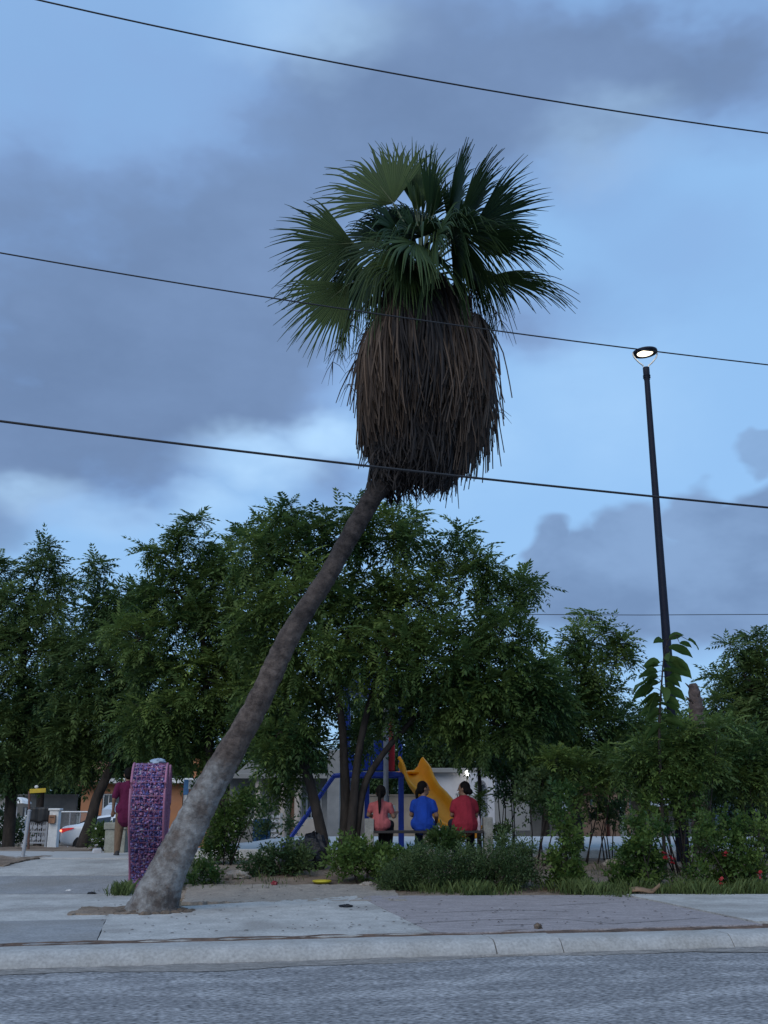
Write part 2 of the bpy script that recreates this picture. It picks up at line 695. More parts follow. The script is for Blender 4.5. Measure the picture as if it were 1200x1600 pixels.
def u_at(px, py, z):
    r = ray(px, py)
    t = (z - CAM_H) / r.z
    p = Vector((0, 0, CAM_H)) + r * t
    return p.dot(U)


cuts = [-30, -24, -18, -12, -5.6, u_at(775, 1478, .1), u_at(876, 1474, .1), u_at(1135, 1465, .1), u_at(1135, 1465, .1) + 2.1, 9.6, 12, 15, 19, 24, 30]
cuts = sorted(cuts)
for i in range(len(cuts) - 1):
    a_, b_ = cuts[i] + 0.007, cuts[i + 1] - 0.007
    dz, dv = random.uniform(-0.012, 0.008), random.uniform(-0.012, 0.012)
    n = max(2, int((b_ - a_) / 0.22))
    rings = []
    for k in range(n + 1):
        u_ = a_ + (b_ - a_) * k / n
        e_ = random.uniform(-0.006, 0.006)
        chip = random.uniform(0, 0.02) if random.random() < 0.25 else 0
        pr = [(0.0, -0.08), (0.0 + e_, 0.03), (0.07 + e_, 0.115 - chip), (0.13, 0.147 - chip * .6 + e_ * .5), (0.30, 0.152), (0.50, 0.152 + e_ * .5), (0.515, 0.12), (0.515, -0.08)]
        rings.append([(u_, V0 + dv + q[0], q[1] + dz) for q in pr])
    MB().rings(rings).build('kerb_stone', m_kerb, kerb, local=True, angle=50)
# soil in the open joint behind the kerb
m_joint = M('joint_soil', (0.15, 0.098, 0.072), (0.06, 0.042, 0.034), scale=6, rough=0.95, bump=0.4)
vs, fs = [], []
for i in range(201):
    u_ = -16 + 32 * i / 200
    vs += [(u_, V0 + 0.49, 0.140 + random.uniform(-.012, .012)), (u_, V0 + 0.66 + random.uniform(-.05, .05), 0.170 + random.uniform(-.004, .008))]
for i in range(200):
    fs.append((2 * i, 2 * i + 2, 2 * i + 3, 2 * i + 1))
MB().add(vs, fs).build('joint_soil', m_joint, kerb, local=True, angle=180)

# sidewalk slabs
walk = bpy.data.objects.new('sidewalk', None)
COL.objects.link(walk)
tag(walk, kind='structure')
uj = [u_at(148, 1476, .17), u_at(672, 1456, .17), u_at(1165, 1440, .17)]
VN = V0 + 0.60


def line_v(u_, px0, py0, px1, py1):
    """v where the cross joint at u_ meets the line through two ground pixels"""
    a_, b_ = G(px0, py0), G(px1, py1)
    ua, va, ub, vb = a_.dot(U), a_.dot(Vv), b_.dot(U), b_.dot(Vv)
    return va + (u_ - ua) * (vb - va) / (ub - ua)


def slab(u0, u1, far, mat, v0=VN, lift=0.012, nx=14, ny=10):
    g = 0.004
    return drape('slab', [uv(u0 + g, v0), uv(u1 - g, v0), uv(u1 - g, far[1]), uv(u0 + g, far[0])], mat, walk, lift=lift, nx=nx, ny=ny, jitter=0.006)


v_l0 = line_v(uj[0], 0, 1433, 190, 1431)
for k in range(3):
    ua, ub = uj[0] - 2.6 * (k + 1), uj[0] - 2.6 * k
    slab(ua, ub, (V0 + 2.7, V0 + 2.7), m_conc_m)
v_mid = [V0 + 4.1, line_v(uj[1], 300, 1402, 610, 1402)]
slab(uj[0], uj[1], (V0 + 3.6, line_v(uj[1], 300, 1401, 620, 1401)), m_conc_l, nx=24)
slab(uj[1], uj[2], (line_v(uj[1], 620, 1401, 1000, 1398), line_v(uj[2], 620, 1399, 1150, 1401)), m_conc_p, nx=24)
slab(uj[2], uj[2] + 3.0, (line_v(uj[2], 620, 1401, 1150, 1401), line_v(uj[2] + 3.0, 620, 1401, 1150, 1401)), m_conc_l, v0=VN + 0.12, lift=0.03)
slab(uj[2] + 3.0, uj[2] + 6.0, (V0 + 2.6, V0 + 2.2), m_conc_m)

# cracks in the slabs and along the kerb foot
m_crack = M('crack_dirt', (0.075, 0.062, 0.055), (0.045, 0.038, 0.035), scale=9, rough=.95, bump=.3)


def crack(pxs, wd_, lift=.017, n=60, parent=None, z=None):
    pp = [G(*q) for q in pxs]
    vs, fs = [], []
    for i in range(n + 1):
        t = i / n * (len(pp) - 1)
        k = min(int(t), len(pp) - 2)
        p = pp[k].lerp(pp[k + 1], t - k)
        w2 = wd_ * random.uniform(.25, 1.0) * (1 if 2 < i < n - 2 else .2)
        j = random.uniform(-.007, .007)
        zz = (gz(p.x, p.y) if z is None else z) + lift
        vs += [(p.x, p.y - w2 + j, zz), (p.x, p.y + w2 + j, zz + .001)]
    for i in range(n):
        fs.append((2 * i, 2 * i + 2, 2 * i + 3, 2 * i + 1))
    MB().add(vs, fs).build('crack', m_crack, parent, angle=180)


for q in [((640, 1446), (735, 1440), (870, 1438), (960, 1446), (1110, 1436)), ((690, 1428), (800, 1424), (890, 1427)), ((860, 1417), (950, 1413)), ((770, 1449), (850, 1446))]:
    crack(q, .011, .0165, n=160, parent=walk)
crack([(-40, 1517), (120, 1508), (330, 1504), (430, 1500), (640, 1496), (880, 1487)], .035, .027, 160, walk, z=0.0)

# plaza on the left: broad bands of concrete running back into the park
plaza = bpy.data.objects.new('plaza', None)
COL.objects.link(plaza)
tag(plaza, kind='structure')


def gq(*pp):
    return [G(*p) for p in pp]


drape('slab', [uv(-13, V0 + 2.73), uv(uj[0] + .3, V0 + 2.73), G(215, 1398), G(-420, 1401)], m_conc_l, plaza, nx=20, jitter=0.01)
drape('slab', [G(-420, 1400.3), G(215, 1397.3), G(250, 1369), G(-380, 1371)], m_conc_m, plaza, nx=20, jitter=0.01)
drape('slab', [G(-120, 1370.4), G(250, 1368.4), G(262, 1344), G(60, 1343)], m_conc_l, plaza, nx=20, jitter=0.01)
drape('slab', [G(-380, 1370.6), G(-121, 1370.4), G(58, 1343), G(-300, 1358)], m_conc_m, plaza, nx=20, jitter=0.01)
drape('slab', [G(-300, 1342.5), G(262, 1343.4), G(262, 1333), G(-300, 1331)], m_court, plaza, nx=20, lift=0.03)

# earth: left verge patches, planting bed behind the sidewalk
earth = bpy.data.objects.new('planting_bed', None)
COL.objects.link(earth)
tag(earth, kind='structure')


def rough_patch(name, quad, mat, parent, lift=0.01, amp=0.02, nx=40, ny=20):
    o = drape(name, quad, mat, parent, lift=lift, nx=nx, ny=ny, thick=0.06, jitter=0.03)
    for v in o.data.vertices:
        v.co.z += random.uniform(-amp, amp) * 0.7
    return o


rough_patch('soil', [G(272, 1404), G(1500, 1404), (13, 21.4), (-3.2, 21.4)], m_dirt, earth, amp=0.025, nx=110, ny=40, lift=-0.012)
rough_patch('soil', [G(-260, 1354), G(8, 1355), G(86, 1340), G(-260, 1337)], m_dirt, earth, lift=0.03, amp=0.02)
rough_patch('soil', [G(-300, 1333), G(150, 1333), G(160, 1322.5), G(-300, 1322.5)], m_dirt, earth, lift=0.015, amp=0.03)
rough_patch('sand', [G(286, 1411), G(640, 1409), G(605, 1383), G(292, 1383)], m_sand, earth, lift=0.012, amp=0.010, nx=50, ny=20)
# square hole the palm grows from
rough_patch('tree_pit_soil', [G(104, 1431.5), G(268, 1429.5), G(285, 1418), G(128, 1420)], m_dirt, earth, lift=0.02, amp=0.015, nx=24, ny=8)

# playground court: white kerb, blue painted band, pale paving
court = bpy.data.objects.new('playground_court', None)
COL.objects.link(court)
tag(court, kind='structure')
CY = 21.6
zc = gz(0, CY)
drape('court_paving', [(-4.4, CY + .1), (15, CY + .1), (15, 35), (-3.4, 35)], m_court, court, lift=0.075, nx=30, ny=24, thick=0.1)
drape('blue_band', [(-4.2, CY + .28), (15, CY + .28), (15, CY + 1.55), (-4.2, CY + 1.55)], m_blue_band, court, lift=0.081, nx=30, ny=4, thick=0)
m_wkerb = M('whitewashed_kerb', (0.55, 0.55, 0.54), (0.42, 0.41, 0.40), scale=5, rough=0.9, bump=0.2, speck=0.12)
for k in range(13):
    x0 = -4.4 + k * 1.5
    MB().box((x0 + .75, CY, zc + 0.035 + random.uniform(-.008, .008)), (1.485, 0.2, 0.22)).build('court_kerb', m_wkerb, court, bevel=0.015)
# street behind the park
drape('street', [(-80, 38.6), (80, 40), (80, 47), (-80, 45.6)], m_street, None, lift=0.0, nx=30, ny=4, thick=0, kind='structure')

# ------------------------------------------------------------------ leaning fan palm
PY = 13.9
TR = [(238, 1430, 78), (241, 1418, 74), (246, 1400, 66), (268, 1350, 56), (293, 1300, 51), (322, 1240, 47), (357, 1180, 43), (385, 1132, 42), (412, 1080, 41),
      (449, 1000, 38), (482, 945, 34), (512, 900, 32), (547, 838, 32), (580, 780, 33), (602, 745, 34), (622, 690, 34), (642, 610, 34), (655, 520, 33), (660, 440, 30), (662, 405, 22)]
pts, rad = [], []
for px, py, wd_px in TR:
    p = P(px, py, PY)
    pts.append(p)
    rad.append(wd_px / 2 * depth(p) / 1600 * (1.0 if py > 1150 else .90))
base = Vector((pts[0].x, PY, gz(pts[0].x, PY)))
palm = thing('fan_palm', 'tall leaning fan palm with shaggy brown skirt of dead fronds', 'palm tree', base)


def resample(pts, rad, step):
    P2, R2 = [], []
    m = len(pts)

    def cr(a, b, c, d, t):
        return 0.5 * ((2 * b) + (c - a) * t + (2 * a - 5 * b + 4 * c - d) * t * t + (3 * b - a - 3 * c + d) * t ** 3)
    for i in range(m - 1):
        a_, b_, c_, d_ = pts[max(i - 1, 0)], pts[i], pts[i + 1], pts[min(i + 2, m - 1)]
        n = max(1, int((c_ - b_).length / step))
        for k in range(n):
            t = k / n
            P2.append(cr(a_, b_, c_, d_, t))
            R2.append(rad[i] * (1 - t) + rad[i + 1] * t)
    P2.append(pts[-1])
    R2.append(rad[-1])
    return P2, R2


# bark: grey-brown with leaf scars; old whitewash on the lowest two metres
def palm_bark():
    m, t, b = new_mat('palm_bark')
    b.inputs['Roughness'].default_value = 0.92
    b.inputs['Specular IOR Level'].default_value = 0.2
    nn, ll = t.nodes, t.links
    tc = nn.new('ShaderNodeTexCoord')
    at = nn.new('ShaderNodeAttribute')
    at.attribute_name = 'var'                      # height along the trunk in metres / 10

    def nz(s, d, vec=None):
        n = nn.new('ShaderNodeTexNoise')
        n.inputs['Scale'].default_value = s
        n.inputs['Detail'].default_value = d
        n.inputs['Roughness'].default_value = 0.65
        ll.new(vec or tc.outputs['Object'], n.inputs['Vector'])
        return n.outputs['Fac']

    def ramp(v, a, b_, ca, cb):
        r = nn.new('ShaderNodeValToRGB')
        r.color_ramp.elements[0].position = a
        r.color_ramp.elements[1].position = b_
        r.color_ramp.elements[0].color = (*ca, 1)
        r.color_ramp.elements[1].color = (*cb, 1)
        ll.new(v, r.inputs[0])
        return r.outputs[0]

    def mix(f, a, b_):
        n = nn.new('ShaderNodeMix')
        n.data_type = 'RGBA'
        ll.new(f, n.inputs[0])
        ll.new(a, n.inputs[6])
        ll.new(b_, n.inputs[7])
        return n.outputs[2]

    def mt(op, a, b_=None):
        n = nn.new('ShaderNodeMath')
        n.operation = op
        for i, s in enumerate((a, b_)):
            if s is None:
                continue
            if isinstance(s, float):
                n.inputs[i].default_value = s
            else:
                ll.new(s, n.inputs[i])
        return n.outputs[0]
    bark = ramp(nz(9, 8), 0.33, 0.68, (0.050, 0.038, 0.034), (0.165, 0.130, 0.113))
    char = ramp(nz(7, 8), 0.35, 0.7, (0.016, 0.014, 0.015), (0.080, 0.066, 0.062))
    up = ramp(mt('ADD', at.outputs['Fac'], mt('MULTIPLY', nz(2.5, 4), 0.2)), 0.47, 0.66, (0, 0, 0), (1, 1, 1))
    burn = ramp(nz(1.9, 7), 0.50, 0.62, (0, 0, 0), (1, 1, 1))
    bark = mix(mt('MULTIPLY', burn, 0.75), bark, char)
    c = mix(up, bark, char)
    wash = ramp(nz(11, 8), 0.3, 0.7, (0.15, 0.14, 0.135), (0.34, 0.335, 0.33))
    worn = nz(3.4, 9)
    # whitewash reaches about 2.1 m up the trunk, flaked and muddied
    edge = ramp(mt('ADD', at.outputs['Fac'], mt('MULTIPLY', nz(3.0, 5), 0.10)), 0.235, 0.262, (1, 1, 1), (0, 0, 0))
    keep = ramp(worn, 0.42, 0.58, (0.95, 0.95, 0.95), (0.08, 0.08, 0.08))
    f = mt('MULTIPLY', edge, keep)
    c2 = mix(f, c, wash)
    ll.new(c2, b.inputs['Base Color'])
    bp = nn.new('ShaderNodeBump')
    bp.inputs['Strength'].default_value = 0.9
    bp.inputs['Distance'].default_value = 0.025
    scar = mt('SINE', mt('MULTIPLY', mt('ADD', at.outputs['Fac'], mt('MULTIPLY', nz(6, 3), 0.012)), 620.0))
    ll.new(mt('ADD', mt('MULTIPLY', scar, 0.15), mt('MULTIPLY', nz(22, 8), 1.6)), bp.inputs['Height'])
    ll.new(bp.outputs[0], b.inputs['Normal'])
    return m


TP, TRd = resample(pts, rad, 0.045)
n = 34
V_, F_, A_ = [], [], []
acc_l = 0.0
prevp = TP[0]
for i, (p, r) in enumerate(zip(TP, TRd)):
    acc_l += (p - prevp).length
    prevp = p
    d = TP[min(i + 1, len(TP) - 1)] - TP[max(i - 1, 0)]
    d, s, u_ = frame(d, (0, 1, 0))
    ring = random.uniform(-.006, .010) * (1 if acc_l < 6.5 else 0.5)
    fl = max(0, 1 - acc_l / 0.55)
    for k in range(n):
        t = 2 * pi * k / n
        wob = 0.028 * sin(2 * t + acc_l * 1.3) + 0.02 * sin(3 * t + acc_l * 2.7) + 0.014 * sin(7 * t - acc_l * 4.1) + random.uniform(-.016, .016)
        rr = r * (1 + wob + fl * 0.10 * (1 + 0.8 * sin(9 * t + 1) * fl)) + ring
        V_.append(p + s * cos(t) * rr + u_ * sin(t) * rr)
        A_.append(acc_l / 10)
for i in range(len(TP) - 1):
    for k in range(n):
        k2 = (k + 1) % n
        F_.append((i * n + k, i * n + k2, (i + 1) * n + k2, (i + 1) * n + k))
m_palm = palm_bark()
o = np_mesh('trunk', np.array(V_), F_, m_palm, palm, var=A_)
o.data.shade_smooth()
# heaved roots and soil round the foot
m_root = M('root_mass', (0.17, 0.13, 0.10), (0.07, 0.055, 0.045), scale=14, rough=0.95, bump=0.6)
mb = MB()
for k in range(90):
    t = random.uniform(0, 2 * pi)
    r1 = random.uniform(.26, .42) + (.12 if random.random() < .2 else 0)
    s_ = random.uniform(.02, .06)
    mb.ell(Vector((base.x - .03 + cos(t) * r1, base.y + sin(t) * r1 * .9, base.z + random.uniform(-.01, .05) * (1 if r1 < .36 else .3))), (s_ * random.uniform(.8, 1.8), s_ * random.uniform(.8, 1.6), s_ * random.uniform(.5, .9)), Matrix.Rotation(random.uniform(0, 3), 3, 'Z'), 7, 5)
mb.build('torn_soil', m_root, palm, kind='stuff')

# fronds -----------------------------------------------------------
m_frond = leaf_mat('palm_frond_green', (0.013, 0.034, 0.014), (0.060, 0.098, 0.026), trans=0.16, rough=0.60)
m_dead = leaf_mat('palm_frond_dead', (0.028, 0.020, 0.017), (0.145, 0.104, 0.080), trans=0.08, rough=0.8)
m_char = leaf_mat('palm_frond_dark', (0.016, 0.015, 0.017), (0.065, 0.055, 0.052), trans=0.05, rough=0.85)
m_pet = M('palm_petiole', (0.07, 0.085, 0.035), (0.035, 0.05, 0.02), scale=12, rough=0.55, bump=0.1)
m_pet_d = M('palm_petiole_dead', (0.17, 0.12, 0.09), (0.09, 0.065, 0.05), scale=12, rough=0.8, bump=0.2)

CROWN = P(661, 428, PY)
CAMP = Vector((0, 0, CAM_H))


def green_frond(tip_px, hast_px, dy, R, roll, spread=105, droop=0.35, n=44, fold=0.0, tone=0.5, org=None):
    """a fan: petiole from the crown to the hastula, blade opening towards tip_px"""
    o0 = org or (CROWN + Vector((random.uniform(-.06, .06), dy * 0.1, random.uniform(-.1, .12))))
    h = P(hast_px[0], hast_px[1], PY + dy)
    tp = P(tip_px[0], tip_px[1], PY + dy * 1.9)
    ax = (tp - h).normalized()
    view = (CAMP - h).normalized()
    nv = (view - ax * view.dot(ax)).normalized()
    sd = ax.cross(nv).normalized()
    nrm = nv * cos(radians(roll)) + sd * sin(radians(roll))
    lat = ax.cross(nrm).normalized()
    V_, F_, A_ = [], [], []
    T = [0.02, 0.22, 0.42, 0.58, 0.72, 0.82, 0.91, 1.0]
    for k in range(n):
        a_ = radians(spread) * (2 * (k + 0.5) / n - 1)
        ln = R * (0.62 + 0.38 * cos(a_ * 0.75)) * random.uniform(0.82, 1.12)
        da = radians(spread) / n * 1.22
        tone_k = min(1, max(0, tone + random.uniform(-.22, .22)))
        bend = random.uniform(0.7, 1.5)
        sidew = random.uniform(-.05, .05)
        kink = random.uniform(.6, .9)
        wisp = random.uniform(.0, .30)
        k0 = len(V_)
        for t in T:
            wid = ln * t * math.tan(da)
            free = max(0, (t - 0.56) / 0.44)
            wmax = ln * 0.56 * math.tan(da)
            wd2 = wid if t <= 0.56 else wmax * (1 - free ** 1.15) + 0.0018
            rdir = ax * cos(a_) + lat * sin(a_)
            tdir = -ax * sin(a_) + lat * cos(a_)
            cup = fold * ln * t * abs(sin(a_)) 
            q = h + rdir * (ln * t) + nrm * cup + tdir * (sidew * free * ln)
            dr = droop * bend * ln * (t ** 2) * 0.45 + droop * ln * (max(0, t - kink) ** 1.35) * 1.7 * bend + ln * wisp * max(0, t - .72)
            q = q + Vector((0, 0, -dr))
            pl = 0.16 * wd2 + 0.004
            V_ += [q - tdir * wd2 - nrm * pl, q + nrm * pl, q + tdir * wd2 - nrm * pl]
            A_ += [min(1, tone_k + 0.28 * free), tone_k, min(1, tone_k + 0.28 * free)]
        for i in range(len(T) - 1):
            b0 = k0 + i * 3
            F_ += [(b0, b0 + 1, b0 + 4, b0 + 3), (b0 + 1, b0 + 2, b0 + 5, b0 + 4)]
    fr = np_mesh('frond', np.array(V_), F_, m_frond, palm, var=A_)
    mid = (o0 + h) / 2 + Vector((0, 0, 0.10 * (h - o0).length))
    mb = MB()
    mb.tube([o0, mid, h, h + ax * R * .3 + Vector((0, 0, -droop * R * .05))], [0.026, 0.017, 0.012, 0.004], n=6)
    mb.build('petiole', m_pet, fr)
    return fr


# (blade direction pixel, hastula pixel, depth offset, blade length m, roll, spread, droop, tone)
FR = [((545, 225), (615, 318), 0.20, 1.42, 14, 58, .20, .55), ((655, 190), (652, 330), 0.30, 1.52, 10, 26, .06, .6),
      ((748, 225), (700, 338), 0.30, 1.34, 74, 60, .12, .30), ((795, 240), (715, 350), 0.05, 1.38, 70, 55, .14, .35),
      ((872, 300), (742, 352), 0.20, 1.32, 22, 40, .10, .2), ((868, 372), (748, 374), -0.25, 1.15, 64, 60, .22, .4),
      ((815, 405), (715, 362), -0.55, 1.05, 38, 75, .50, .30), ((895, 450), (768, 432), 0.10, 1.22, 72, 60, .26, .6),
      ((425, 385), (552, 380), 0.10, 1.28, 18, 50, .16, .4), ((440, 525), (545, 444), -0.05, 1.18, 22, 44, .10, .55),
      ((520, 325), (600, 372), 0.55, 1.2, 25, 70, .3, .08), ((545, 425), (615, 385), -0.45, 1.0, 40, 80, .7, .12),
      ((580, 455), (640, 412), -0.75, 0.78, 30, 70, .35, .6), ((625, 340), (648, 372), -0.55, 0.9, 60, 70, 1.0, .5),
      ((700, 335), (682, 372), -0.45, 0.9, 70, 70, .95, .4), ((590, 290), (630, 352), 0.6, 1.2, 40, 70, .3, .08),
      ((735, 290), (700, 350), 0.7, 1.2, 45, 60, .2, .08), ((520, 500), (565, 418), 0.45, 1.1, 45, 70, .5, .08),
      ((800, 480), (745, 420), 0.55, 0.9, 60, 70, .7, .12), ((470, 430), (565, 395), 0.5, 1.2, 45, 60, .4, .1),
      ((690, 240), (670, 340), 0.0, 1.15, 60, 40, .12, .5), ((540, 480), (590, 400), -0.2, 0.95, 75, 80, 1.0, .25),
      ((850, 330), (735, 362), 0.5, 1.2, 30, 50, .25, .08), ((615, 470), (640, 425), 0.2, .8, 60, 70, .8, .35),
      ((660, 300), (655, 360), .6, 1.1, 30, 70, .3, .08),
      ((760, 440), (715, 400), -.2, .8, 70, 70, .9, .2)]
for f in FR:
    green_frond(f[0], f[1], f[2], f[3] * (1.0 if f[2] < .42 else .80), f[4], min(95, f[5] * 1.12), f[6], tone=f[7], n=46)
# leaves leaning towards and away from the viewer fill the heart of the crown
for (tp_, hp_, dy_, R_, ro_, sp2, dr_, to_) in [((640, 395), (650, 380), -1.0, .95, 10, 90, .5, .35), ((690, 380), (680, 372), -1.0, .95, 15, 90, .5, .25), ((600, 370), (625, 368), -.8, 1.0, 20, 85, .5, .2), ((735, 390), (705, 378), -.8, 1.0, 25, 85, .5, .2),
                                                 ((660, 345), (660, 370), -.5, .9, 20, 80, .5, .3), ((620, 320), (640, 365), .9, .8, 10, 95, .2, .05), ((710, 325), (690, 365), .9, .8, 10, 95, .2, .05)]:
    green_frond(tp_, hp_, dy_, R_, ro_, sp2, dr_, tone=to_)
# spear of unopened leaves in the middle
for k in range(6):
    green_frond((640 + k * 12, 250 + random.uniform(-10, 40)), (650 + k * 5, 340), random.uniform(-.2, .3), random.uniform(.6, .8), random.uniform(20, 80), spread=14, droop=.1, n=12, tone=.6)


# dead fronds: fold straight down over the trunk and make the skirt
def dead_mesh(seed, n, length, spread, reach, mat, thin=1.0):
    rn = random.Random(seed)
    V_, F_, A_ = [], [], []
    T = [0, .12, .3, .5, .68, .84, 1.0]
    for k in range(n):
        s_ = 2 * (k + .5) / n - 1
        ln = length * rn.uniform(.72, 1.08) * (1 - .18 * abs(s_))
        lat = s_ * spread
        tone = min(1, max(0, rn.gauss(.42, .27)))
        k0 = len(V_)
        cur = rn.uniform(-.17, .17)
        wv_ = rn.uniform(-.05, .05)
        ph_ = rn.uniform(0, 6)
        outw = rn.uniform(-.10, .12) + (rn.uniform(.06, .30) if rn.random() < .14 else 0)
        for t in T:
            fan = min(1, (t / .45)) ** .7
            x = reach + (.05 + .16 * (1 - abs(s_))) * sin(min(1, t * 1.6) * pi * .55) + outw * t - .12 * abs(s_) * fan - .14 * t * t
            y = lat * fan * (1 + .12 * t) + cur * t * t + wv_ * sin(5 * t + ph_) * t
            z = .06 * sin(min(1, t * 4) * pi / 2) - ln * t
            wd2 = (.010 + .020 * min(1, t * 3)) * thin * (1 if t < .6 else (1 - (t - .6) / .4) ** .8) + .0012
            V_ += [(x - .008, y - wd2, z), (x + .008, y, z), (x - .008, y + wd2, z)]
            A_ += [tone * .9, tone, tone * .9]
        for i in range(len(T) - 1):
            b0 = k0 + i * 3
            F_ += [(b0, b0 + 1, b0 + 4, b0 + 3), (b0 + 1, b0 + 2, b0 + 5, b0 + 4)]
    # stalk
    mbp = MB()
    o = np_mesh('dead_frond', np.array(V_), F_, mat, None, var=A_)
    return o


SK_TOP = P(655, 492, PY).z


def place_dead(proto, loc, ang, tilt, sc, first):
    o = proto if first else proto.copy()
    if not first:
        COL.objects.link(o)
    o.parent = palm
    o.location = Vector(loc) - base
    o.rotation_euler = (random.uniform(-.13, .13), tilt, ang)
    o.scale = (random.uniform(.84, 1.10) * (.80 if loc[2] > SK_TOP else 1), random.uniform(.8, 1.15), sc)
    return o


def trunk_at(py):
    for i in range(len(TR) - 1):
        if TR[i][1] >= py >= TR[i + 1][1]:
            t = (TR[i][1] - py) / (TR[i][1] - TR[i + 1][1])
            return pts[i].lerp(pts[i + 1], t)
    return pts[-1]


protos = [dead_mesh(s, 84, 1.75, .42, .76, m_dead, .42) for s in (1, 2, 3, 4)]
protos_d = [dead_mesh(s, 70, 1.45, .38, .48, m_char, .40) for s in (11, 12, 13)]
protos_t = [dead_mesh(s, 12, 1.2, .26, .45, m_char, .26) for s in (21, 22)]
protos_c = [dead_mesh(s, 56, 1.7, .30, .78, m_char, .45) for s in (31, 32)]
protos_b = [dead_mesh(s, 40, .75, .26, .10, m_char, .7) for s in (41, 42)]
used = set()


def go(pool, py, ang, dx=0.0, tilt=0.0, sc=1.0, dz=0.0):
    pr = random.choice(pool)
    c = trunk_at(py) + Vector((dx, 0, dz))
    sc *= 1 - .20 * max(0, -cos(ang)) * (1 if py > 530 else .5)
    place_dead(pr, c, ang, tilt, sc, pr.name not in used)
    used.add(pr.name)


# skirt, upper layer (brown): two thick masses with a dark cleft towards the viewer
for k in range(54):
    ang = 2 * pi * k / 54 + random.uniform(-.06, .06)
    d_ = (ang - 1.5 * pi)
    d_ = (d_ + pi) % (2 * pi) - pi
    if -.58 < d_ < .26:
        continue
    go(protos, random.uniform(465, 545), ang, dx=.05, tilt=random.uniform(-.10, .04), sc=random.uniform(.70, 1.22))
for k in range(30):
    ang = 2 * pi * k / 30 + random.uniform(-.1, .1)
    d_ = (ang - 1.5 * pi + pi) % (2 * pi) - pi
    if -.52 < d_ < .22:
        continue
    go(protos, random.uniform(540, 590), ang, dx=.12, tilt=random.uniform(0, .14), sc=random.uniform(.60, 1.05))
# under layer, charcoal
for k in range(34):
    ang = 2 * pi * k / 34 + random.uniform(-.1, .1)
    go(protos_d, random.uniform(590, 645), ang, dx=.24, tilt=random.uniform(.06, .22), sc=random.uniform(.70, .95))
for k in range(18):
    ang = 2 * pi * k / 18 + random.uniform(-.1, .1)
    go(protos_d, random.uniform(645, 680), ang, dx=.20, tilt=random.uniform(.18, .36), sc=random.uniform(.50, .72))
for k in range(26):
    go(protos_b, random.uniform(655, 728), random.uniform(0, 2 * pi), tilt=random.uniform(-.10, .15), sc=random.uniform(.6, 1.1))
for k in range(22):
    go(protos_c, random.uniform(440, 520), 1.5 * pi - .14 + random.uniform(-.45, .42), dx=.02, tilt=random.uniform(-.02, .12), sc=random.uniform(.8, 1.15))
for k in range(12):
    go(protos, random.uniform(425, 465), random.uniform(0, 2 * pi), tilt=random.uniform(.05, .3), sc=random.uniform(.5, .7))
# loose hanging threads under the skirt and spent flower stalks beside it
for k in range(24):
    go(protos_t, random.uniform(610, 690), random.uniform(0, 2 * pi), dx=random.uniform(.1, .5), tilt=random.uniform(-.05, .15), sc=random.uniform(.7, 1.0))
m_stalk = M('spent_flower_stalk', (0.075, 0.058, 0.05), (0.03, 0.026, 0.025), scale=10, rough=0.9, bump=0.2)
for (ax_, ay_, ex, ey, dy) in [(640, 430, 520, 565, .1), (640, 430, 545, 600, -.15), (670, 430, 770, 560, -.1), (670, 430, 782, 500, .25), (640, 420, 570, 520, .35), (665, 420, 735, 520, -.3), (655, 425, 600, 480, -.4), (668, 430, 775, 640, .0)]:
    a_, b_ = P(ax_, ay_, PY), P(ex, ey, PY + dy)
    m_ = (a_ + b_) / 2 + Vector(((b_ - a_).x * .28, 0, .28))
    path = [a_ * (1 - t) ** 2 + m_ * 2 * t * (1 - t) + b_ * t * t for t in [i / 9 for i in range(10)]]
    mb = MB()
    mb.tube(path, [0.018 - .0014 * i for i in range(10)], n=5)
    for i in range(3, 10):
        for q in range(7):
            d0 = Vector((random.uniform(-.22, .22), random.uniform(-.22, .22), random.uniform(-.38, -.1)))
            mb.tube([path[i], path[i] + d0 * .5 + Vector((0, 0, .04)), path[i] + d0], [.006, .005, .002], n=3)
    mb.build('flower_stalk', m_stalk, palm)
# ------------------------------------------------------------------ foliage machinery
def kite(b, d, ln, wd_, nrm):
    """leaflet: four corners of a narrow leaf blade"""
    d = np.array(d) / np.linalg.norm(d)
    s = np.cross(d, nrm)
    s = s / np.linalg.norm(s)
    b = np.array(b)
    m = b + d * ln * .42 + np.array(nrm) * ln * .05
    return [b, m + s * wd_ / 2, b + d * ln - np.array(nrm) * ln * .06, m - s * wd_ / 2]


def pinnate(pairs=6, Ln=.32, ll=.085, lw=.026, droop=.45, seed=0):
    rn = random.Random(seed)
    q = []
    for i in range(pairs):
        s_ = Ln * (.18 + .76 * i / (pairs - 1))
        z = -droop * s_ * s_ / Ln
        for sg in (-1, 1):
            l2 = ll * (.75 + .35 * sin(pi * (i + .8) / pairs)) * rn.uniform(.85, 1.12)
            q.append(kite((s_, 0, z), (.62, sg * .8, -.22 - droop * s_ / Ln * .5 + rn.uniform(-.12, .12)), l2, lw, (rn.uniform(-.3, .3), sg * .15, 1)))
    q.append(kite((Ln * .96, 0, -droop * Ln * .92), (1, 0, -droop * 1.7), ll, lw, (.3, 0, 1)))
    return np.array(q)


def sprig(nl=7, Ln=.16, ll=.07, lw=.038, seed=0):
    rn = random.Random(seed)
    q = []
    for i in range(nl):
        s_ = Ln * (i + .5) / nl
        t = i * 2.4
        q.append(kite((s_, 0, 0), (.75, cos(t), sin(t) * .8 + .1), ll * rn.uniform(.75, 1.2), lw, (-.6, rn.uniform(-.3, .3), .8)))
    q.append(kite((Ln, 0, 0), (1, 0, .1), ll, lw, (0, 0, 1)))
    return np.array(q)


